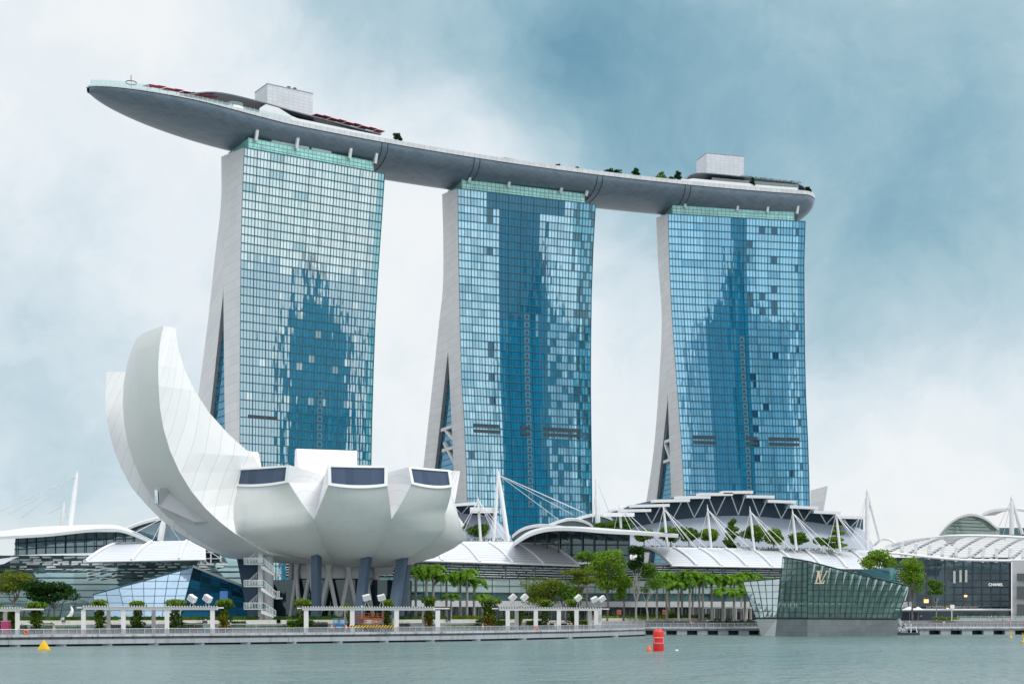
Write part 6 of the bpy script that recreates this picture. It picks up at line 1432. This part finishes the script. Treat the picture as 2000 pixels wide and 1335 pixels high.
# gangway right of the glass pavilion
gw=thing('gangway','white folding gangway on a dark float right of the glass pavilion','gangway',G(1762,352,0))
m_=MB(); m_.box(G(1769,352,.25),5.8,4,.7); m_.build('float',dark,gw)
for a,b_ in (((1753,1209),(1768,1231)),((1756,1208),(1771,1228)),((1755,1232),(1777,1212)),((1752,1228),(1775,1214)),((1763,1214),(1763,1232)),((1779,1217),(1779,1236)),((1788,1222),(1792,1237))): 
    m_=MB(); m_.bar(W(*a,351),W(*b_,351),.28); m_.build('strut',whiteplain,gw)
m_=MB(); m_.hexa([W(1752,1232,352),W(1777,1216,352),W(1777,1216,354),W(1752,1232,354),W(1752,1229,352),W(1777,1213,352),W(1777,1213,354),W(1752,1229,354)]); m_.build('ramp',steel,gw)
# white parasols / awning and lamp by the right wing
for px,w_,lab in ((1776,34,'white parasol left of the bare trunk'),(1793,22,'smaller white parasol right of the bare trunk')):
    q=G(px,384,3.4); th=thing('parasol',lab,'parasol',q); m_=MB(); m_.lathe(q,[(w_*.07,2.9),(w_*.035,3.35),(.05,3.75)],8,False); m_.build('canopy',white,th); m_=MB(); m_.tube(q,q+Vector((0,0,3.6)),.06); m_.build('pole',grey,th)
q=G(1859,372,3.4); th=thing('sign_post','white round sign on a post before the glass front','sign',q); m_=MB(); m_.tube(q,q+Vector((0,0,3.2)),.11); m_.build('post',whiteplain,th); m_=MB(); m_.box(q+Vector((.1,0,3.7)),1.1,.3,1.0); m_.build('sign_panel',whiteplain,th)
m_=MB(); m_.hexa([G(1756,386,3.4),G(1862,384,3.4),G(1862,386,3.4),G(1756,388,3.4),G(1756,386,5.6),G(1862,384,5.6),G(1862,386,5.6),G(1756,388,5.6)]); tag(m_.build('hoarding',mat('hoarding_navy',(.03,.05,.085),.5)),'dark navy hoarding behind the parasols','hoarding')
th=thing('glass_fence','glass fence before the shopfront at the right edge','fence',G(1930,378,3.4)); m_=MB(); m_.face([G(1870,378,3.4),G(2060,374,3.4),G(2060,374,4.7),G(1870,378,4.7)],[(0,0),(26,0),(26,1.2),(0,1.2)]); m_.build('glass_panel',clear,th)
for i in range(12): m_=MB(); x=1870+15*i; m_.bar(G(x,377.7-i*.3,3.4),G(x,377.7-i*.3,4.8),.08); m_.build('post',steel,th)
th=thing('stone_steps','broad brownish steps down to the right boardwalk','steps',G(1900,371,1.9))
brown=mat('step_brown',(.24,.20,.18),.8,var=.15)
for k in range(4): m_=MB(); m_.hexa([G(1770,370.4+k*1.6,1.9),G(2100,370.4+k*1.6,1.9),G(2100,380,1.9),G(1770,380,1.9),G(1770,370.4+k*1.6,2.24+k*.36),G(2100,370.4+k*1.6,2.24+k*.36),G(2100,380,2.24+k*.36),G(1770,380,2.24+k*.36)]); m_.build('step',brown,th)
# banners
redm=mat('banner_red',(.5,.05,.03),.6,var=.3,scale=1.5)
for px,lab in ((1209,'orange-red shop poster left of the bare forked tree'),(1298,'orange-red shop poster by the palm row')):
    th=thing('poster',lab,'poster',G(px,402,3.4)); m_=MB(); m_.box(G(px,402,5.2),1.0,.08,1.9); m_.build('panel',redm,th); m_=MB(); m_.box(G(px,402.1,5.2),1.2,.08,2.1); m_.build('frame',grey,th)
# ================================================================ works on the promenade
orange=mat('lift_orange',(.72,.16,.03),.45,var=.08); blue=mat('lift_blue',(.13,.40,.72),.45,var=.08); yellow=mat('safety_yellow',(.78,.50,.03),.5,var=.05)
st_m,t,p,o=newmat('hazard_stripes'); uvn=t.nodes.new('ShaderNodeUVMap'); sp=t.nodes.new('ShaderNodeSeparateXYZ'); t.links.new(uvn.outputs[0],sp.inputs[0])
f_=M('FRACT',M('DIVIDE',M('SUBTRACT',sp.outputs[0],sp.outputs[1],tree=t),.55,tree=t),tree=t); t.links.new(MIXC(M('LESS_THAN',f_,.5,tree=t),(.78,.5,.03,1),(.02,.02,.02,1),t),p.inputs['Base Color'])
def basket(lab,px,Z,z,w_,h_,m,d=1.6,mastup=None,base=True):
    q=G(px,Z,z); th_=thing('boom_lift',lab,'lift',(q.x,q.y,2.5)); m_=MB(); m_.box(q+Vector((0,0,.15)),w_,d,.3); m_.build('platform',m,th_); m_=MB()
    for sy in (-d/2,d/2):
        for zz in (.6,1.1): m_.bar(q+Vector((-w_/2,sy,zz)),q+Vector((w_/2,sy,zz)),.09)
        k=max(2,int(w_/.7))
        for i in range(k+1): m_.bar(q+Vector((-w_/2+w_*i/k,sy,.2)),q+Vector((-w_/2+w_*i/k,sy,1.12)),.08)
    m_.bar(q+Vector((-w_/2,-d/2,1.1)),q+Vector((-w_/2,d/2,1.1)),.09); m_.bar(q+Vector((w_/2,-d/2,1.1)),q+Vector((w_/2,d/2,1.1)),.09)
    m_.build('guard_rail',m,th_); m_=MB()
    for i in range(3):
        zz=2.9+(z-2.9)*i/3; z2=2.9+(z-2.9)*(i+1)/3; 
        for sy in (-.4,.4): m_.bar((q.x-w_*.35,q.y+sy,zz),(q.x+w_*.35,q.y+sy,z2),.1); m_.bar((q.x+w_*.35,q.y+sy,zz),(q.x-w_*.35,q.y+sy,z2),.1)
    m_.build('scissor_arms',m,th_)
    m_=MB(); m_.box((q.x,q.y,2.95),w_*.9,d*.8,.45); m_.build('chassis',m,th_)
    for sx_ in (-1,1):
        for sy in (-1,1): m_=MB(); c_=Vector((q.x+sx_*w_*.33,q.y+sy*d*.42,2.74)); m_.tube(c_-Vector((0,.12,0)),c_+Vector((0,.12,0)),.26,n=12); m_.build('wheel',dark,th_)
    if mastup: m_=MB(); m_.bar(q+Vector((0,0,.2)),q+Vector((0,0,mastup)),.22); m_.build('boom',whiteplain,th_)
basket('orange lift platform with a white boom, left one of two',707,272,4.35,2.7,1.2,orange,mastup=2.6); basket('orange lift platform without a boom, right one of two',734,273,4.25,2.6,1.2,orange)
basket('light blue scissor lift left of the striped barrier',663,268,3.35,2.2,1.2,blue)
th=thing('striped_barrier','yellow and black striped barrier in front of the orange lifts','barrier',G(728,262,2.5)); m_=MB(); m_.face([G(682,262.4,2.75),G(770,265.5,2.75),G(770,265.5,3.2),G(682,262.4,3.2)],[(0,0),(8.4,0),(8.4,.45),(0,.45)]); m_.face([G(682,262.5,3.2),G(770,265.6,3.2),G(770,265.6,2.75),G(682,262.5,2.75)]); m_.build('board',st_m,th)
for x in (683,700,718,736,753,768): m_=MB(); m_.bar(G(x,262.6+(x-682)*.035,2.5),G(x,262.6+(x-682)*.035,3.3 if x<760 else 4.5),.14); m_.build('post',yellow,th)
for px,lab in ((648,'pink and white traffic cone left of the blue lift'),(676,'pink and white traffic cone right of the blue lift')):
    q=G(px,266,2.5); th=thing('traffic_cone',lab,'cone',q); m_=MB(); m_.lathe(q,[(.3,.05),(.07,.8),(.05,.82)],10); m_.build('cone',mat('cone_pink',(.8,.25,.22),.5) if 'cone_pink' not in MATS else MATS['cone_pink'],th); m_=MB(); m_.box(q+Vector((0,0,.03)),.75,.75,.06); m_.build('base',dark,th)
pink=mat('cabin_pink',(.72,.09,.27),.4,var=.06)
q=PW(8,11,1.92); th=thing('toilet_cabin','pink portable toilet cabin at the left edge of the promenade','cabin',q); m_=MB(); m_.box(q+Vector((.3,0,1.05)),1.25,1.2,2.1); m_.build('body',pink,th); m_=MB(); m_.box(q+Vector((.3,0,2.2)),1.35,1.3,.2); m_.build('roof',mat('cabin_roof',(.75,.45,.55),.4),th)
m_=MB(); m_.box(q+Vector((.3,-.62,1.0)),.8,.05,1.8); m_.build('door',pink,th)
for px,lab in ((51,'orange lifebuoy on the far left railing'),(1047,'orange lifebuoy on the railing near the people')):
    q=PW(px,-.05,2.35); m_=MB(); m_.poly([q+Vector((.3*math.cos(a),0,.3*math.sin(a))) for a in [2*math.pi*k/16 for k in range(17)]],.12,8); tag(m_.build('lifebuoy',mat('buoy_orange',(.75,.16,.06),.5) if 'buoy_orange' not in MATS else MATS['buoy_orange']),lab,'lifebuoy')
# ================================================================ buoys
Zy=213; q=G(85,Zy,0); by=MATS.get('buoy_yellow') or mat('buoy_yellow',(.78,.47,.008),.45,var=.05)
m_=MB(); b_=[q+Vector((-.88,-.3,.05)),q+Vector((.70,-.6,.05)),q+Vector((.95,.5,.05)),q+Vector((-.3,.7,.05))]; t_=q+Vector((.05,0,1.55))
for i in range(4):
    a,c_=b_[i],b_[(i+1)%4]; a0=a-Vector((0,0,.3)); c0=c_-Vector((0,0,.3)); m_.face([a0,c0,c_,a])
    rows=[[a.lerp(t_,k/6)+( (a+c_)/2-q).normalized()*0 for k in range(7)],[a.lerp(c_,.5).lerp(t_,k/6)+((a+c_)/2-q).normalized()*.14*math.sin(math.pi*k/6*.9+.3) for k in range(7)],[c_.lerp(t_,k/6) for k in range(7)]]
    m_.grid(rows,True)
tag(m_.build('pyramid_buoy',by),'yellow pyramid-shaped inflatable buoy floating at the left','buoy')
Zr=207; q=G(1286,Zr,0); red=mat('buoy_red',(.72,.028,.022),.4,var=.05); th=thing('race_buoy','large red inflatable cylinder buoy with a white frame outline','buoy',q)
m_=MB(); r_=.80; h_=3.15; m_.lathe(q,[(r_*.86,-.4),(r_*.95,.05),(r_,.25),(r_,h_-.55),(r_*.93,h_-.28),(r_*.72,h_-.08),(r_*.4,h_),(.01,h_+.03)],24); m_.build('body',red,th)
m_=MB()
def onb(a,z): return q+Vector(((r_+.012)*math.sin(a),-(r_+.012)*math.cos(a),z))
for z in (1.15,1.95): m_.poly([onb(-1.0+2.0*i/10,z) for i in range(11)],.03,4)
for a in (-1.0,1.0): m_.poly([onb(a,1.15),onb(a,1.95)],.03,4)
m_.build('outline',white,th)
m_=MB(); m_.tube(q+Vector((0,0,h_)),q+Vector((0,0,h_+.14)),.1); m_.build('valve',dark,th)
q=G(1268,205.5,0); m_=MB(); m_.lathe(q,[(.34,-.15),(.40,.1),(.33,.35),(.12,.72),(.1,.85),(.01,.9)],12); tag(m_.build('small_buoy',MATS['buoy_orange']),'small orange pear-shaped float left of the red buoy','buoy')
for px,y,h_,lab in ((1974.5,1245,1.5,'small yellow channel marker with a cross top near the right edge'),(1999,1254,1.6,'yellow marker buoy cut by the right edge')):
    Z=CAMZ*F/(y-HZ); q=G(px,Z,0); th=thing('marker_buoy',lab,'buoy',q); m_=MB(); m_.lathe(q,[(.3,-.1),(.42,.12),(.3,.3),(.08,.36),(.06,h_*.8)],12); m_.build('float',by,th); m_=MB(); m_.bar(q+Vector((-.3,0,h_*.7)),q+Vector((.3,0,h_*1.15)),.1); m_.bar(q+Vector((.3,0,h_*.7)),q+Vector((-.3,0,h_*1.15)),.1); m_.build('cross_top',by,th)
m_=MB(); q=G(1322,CAMZ*F/(1269.5-HZ),0); m_.lathe(q,[(.22,-.05),(.25,.04),(.15,.14),(.01,.17)],10); tag(m_.build('small_float',white),'tiny white float drifting right of the red buoy','float')
# ================================================================ people
skin_c=mat('person_skin',(.45,.27,.19),.6,var=.05); hair_c=mat('person_hair',(.02,.015,.012),.6)
def skinmesh(name,pts,edges,rad,m,parent,lv=1):
    me=bpy.data.meshes.new(name); me.from_pydata([tuple(p_) for p_ in pts],edges,[]); me.materials.append(m); o_=bpy.data.objects.new(name,me); COL.objects.link(o_)
    md=o_.modifiers.new('skin','SKIN'); md.use_smooth_shade=True
    for i,v in enumerate(me.skin_vertices[0].data): v.radius=(rad[i],rad[i]*.9); v.use_root=(i==0)
    o_.modifiers.new('sub','SUBSURF').levels=lv; o_.modifiers['sub'].render_levels=lv
    o_.parent=parent; o_.matrix_parent_inverse=Matrix.Translation(-Vector(parent.location)); KIDS.setdefault(parent.name,[]).append(o_); return o_
def person(lab,q,shirt,trousers,face=0,stride=.0,arm='down',H=1.68,skirt=False):
    q=Vector(q); th_=thing('person',lab,'person',q,'people on the waterfront'); c,s=math.cos(face),math.sin(face)
    def V(x,y,z): x*=H/1.7;y*=H/1.7;z*=H/1.7; return q+Vector((x*c-y*s,x*s+y*c,z))
    P={'pel':V(0,0,.92),'wa':V(0,0,1.08),'ch':V(0,-.01,1.32),'nk':V(0,-.01,1.47),'hd':V(0,-.03,1.58),'tp':V(0,-.02,1.68),
       'hl':V(.1,0,.88),'kl':V(.1,-.04-stride*.5,.48),'al':V(.1,.02-stride,.07),'tl':V(.1,-.14-stride,.04),'hr':V(-.1,0,.88),'kr':V(-.1,-.04+stride*.5,.48),'ar':V(-.1,.02+stride,.07),'tr':V(-.1,-.14+stride,.04),
       'sl':V(.19,0,1.4),'sr':V(-.19,0,1.4)}
    if arm=='down': P.update(el=V(.25,.03,1.13),wl=V(.25,-.06,.9),fl=V(.25,-.1,.78),er=V(-.25,.03,1.13),wr=V(-.25,-.06,.9),fr=V(-.25,-.1,.78))
    elif arm=='rail': P.update(el=V(.24,-.12,1.16),wl=V(.18,-.34,1.1),fl=V(.16,-.44,1.1),er=V(-.24,-.12,1.16),wr=V(-.18,-.34,1.1),fr=V(-.16,-.44,1.1))
    else: P.update(el=V(.26,-.1,1.16),wl=V(.14,-.3,1.32),fl=V(.1,-.34,1.4),er=V(-.25,.03,1.13),wr=V(-.25,-.06,.9),fr=V(-.25,-.1,.78))
    rd=dict(pel=.13,wa=.115,ch=.135,nk=.055,hd=.095,tp=.06,hl=.085,kl=.06,al=.04,tl=.035,hr=.085,kr=.06,ar=.04,tr=.035,sl=.06,sr=.06,el=.042,wl=.03,fl=.03,er=.042,wr=.03,fr=.03)
    E_=[('pel','wa'),('wa','ch'),('ch','nk'),('nk','hd'),('hd','tp'),('pel','hl'),('hl','kl'),('kl','al'),('al','tl'),('pel','hr'),('hr','kr'),('kr','ar'),('ar','tr'),('ch','sl'),('sl','el'),('el','wl'),('wl','fl'),('ch','sr'),('sr','er'),('er','wr'),('wr','fr')]
    def mk(nm,keys,sc,m):
        ks=[k for k in rd if k in keys]; ix={k:i for i,k in enumerate(ks)}
        return skinmesh(nm,[P[k] for k in ks],[(ix[a],ix[b_]) for a,b_ in E_ if a in ix and b_ in ix],[rd[k]*sc for k in ks],m,th_)
    mk('body',set(rd),1.0,skin_c); mk('shirt',{'wa','ch','sl','sr','el','er','pel'},1.18,shirt)
    if skirt: m_=MB(); m_.lathe(V(0,0,0),[(.15,1.05*H/1.7),(.22,.75*H/1.7),(.3,.35*H/1.7)],10); m_.build('skirt',trousers,th_)
    else: mk('trousers',{'pel','hl','kl','al','hr','kr','ar'},1.22,trousers)
    m_=MB(); m_.lathe(V(0,-.0,0),[(.085,1.56*H/1.7),(.112,1.62*H/1.7),(.09,1.70*H/1.7),(.01,1.73*H/1.7)],10); m_.build('hair',hair_c,th_)
    return th_
cl={k:mat('cloth_'+k,v,.8,var=.08) for k,v in dict(white=(.75,.74,.73),black=(.025,.025,.03),navy=(.03,.05,.11),pink=(.75,.33,.36),red=(.55,.05,.05),grey=(.3,.31,.33),tan=(.5,.36,.25),blue=(.2,.33,.55),green=(.35,.6,.1)).items()}
R_=lambda px,b_=1.2:PW(px,b_,1.92)
ppl=[('person in dark top and tan shirt leaning on the railing by the orange lifebuoy',R_(1071),'tan','black',0,0,'rail'),('person in a long white dress at the railing',R_(1084.5),'white','white',.2,0,'down'),('person in pale top and black trousers, left one of a pair at the railing',R_(1109),'grey','black',.3,.05,'rail'),('person in pink top and black trousers, right one of a pair at the railing',R_(1115.5),'pink','black',-.2,0,'rail'),
 ('person in red walking between the last pergola columns',G(1158,345,3.42),'red','grey',1.2,.2,'down'),('person in a dark suit standing on the boardwalk left of the red buoy',G(1253,362,1.85),'navy','navy',.5,.1,'down'),('child in pink beside the dark-suited person',G(1257.5,362,1.85),'pink','pink',.4,.05,'down'),('person in pink carrying something on the stone steps',G(1315,369,2.6),'pink','white',-.4,.15,'up'),('person in a pale top before the boardwalk seats, left one',G(1349.5,360,1.85),'white','black',.2,.1,'down'),('person in a red top before the boardwalk seats, right one',G(1354.5,360,1.85),'red','tan',.2,.1,'down'),
 ('person in bright green by the navy hoarding',G(1799,380,3.4),'green','black',.6,.1,'down'),('person in pale top on the long boardwalk railing at the right',G(1843.5,364,1.85),'white','tan',.1,0,'rail'),('person in white, left one of two on the upper walk at the right',G(1936,378,3.3),'white','blue',1.3,.2,'down'),('person in pale blue bending beside the white-clad one',G(1932.5,375.5,2.9),'blue','white',1.0,.25,'up'),('person in black, right one of two on the upper walk',G(1942,379,3.3),'black','grey',1.4,.2,'down'),('person in dark top standing on the brown steps',G(1959,372,2.3),'black','tan',.2,.1,'down'),('person in pink sitting low on the brown steps',G(1973,373,2.2),'pink','pink',.4,0,'down'),('person in pale pink before the grey block at the right edge',G(1983,378,3.3),'pink','grey',1.1,.2,'down'),('person cut by the right edge, pink skirt',G(1997.5,378,3.3),'white','pink',.9,.2,'down'),
 ('person with a pale hat behind the railing near the left pergola',R_(105,6),'tan','white',1.4,.2,'down'),('person in pink behind the railing below the young palm',R_(943,6),'pink','white',1.2,.2,'down'),('person in black under the long pergola',R_(378,8),'black','black',1.2,.1,'down')]
for i,(lab,q,a,b_,fc,sd_,ar) in enumerate(ppl): person(lab,q,cl[a],cl[b_],fc,sd_,ar,H=1.68 if 'child' not in lab else 1.1,skirt='dress' in lab or 'skirt' in lab)
for px,o_,lab in ((195,-2,'person at the tip of the roof deck bow'),(248,-6,'left one of two people by the ring mast on the roof deck'),(252,-6.2,'right one of two people by the ring mast on the roof deck')):
    q=Hs(s_at(px,o_),o_ if px>200 else -.5,ZR-.3); person(lab,q,cl['black'],cl['navy'],.4,.1,'down')
# palm tag check: copies keep their own labels
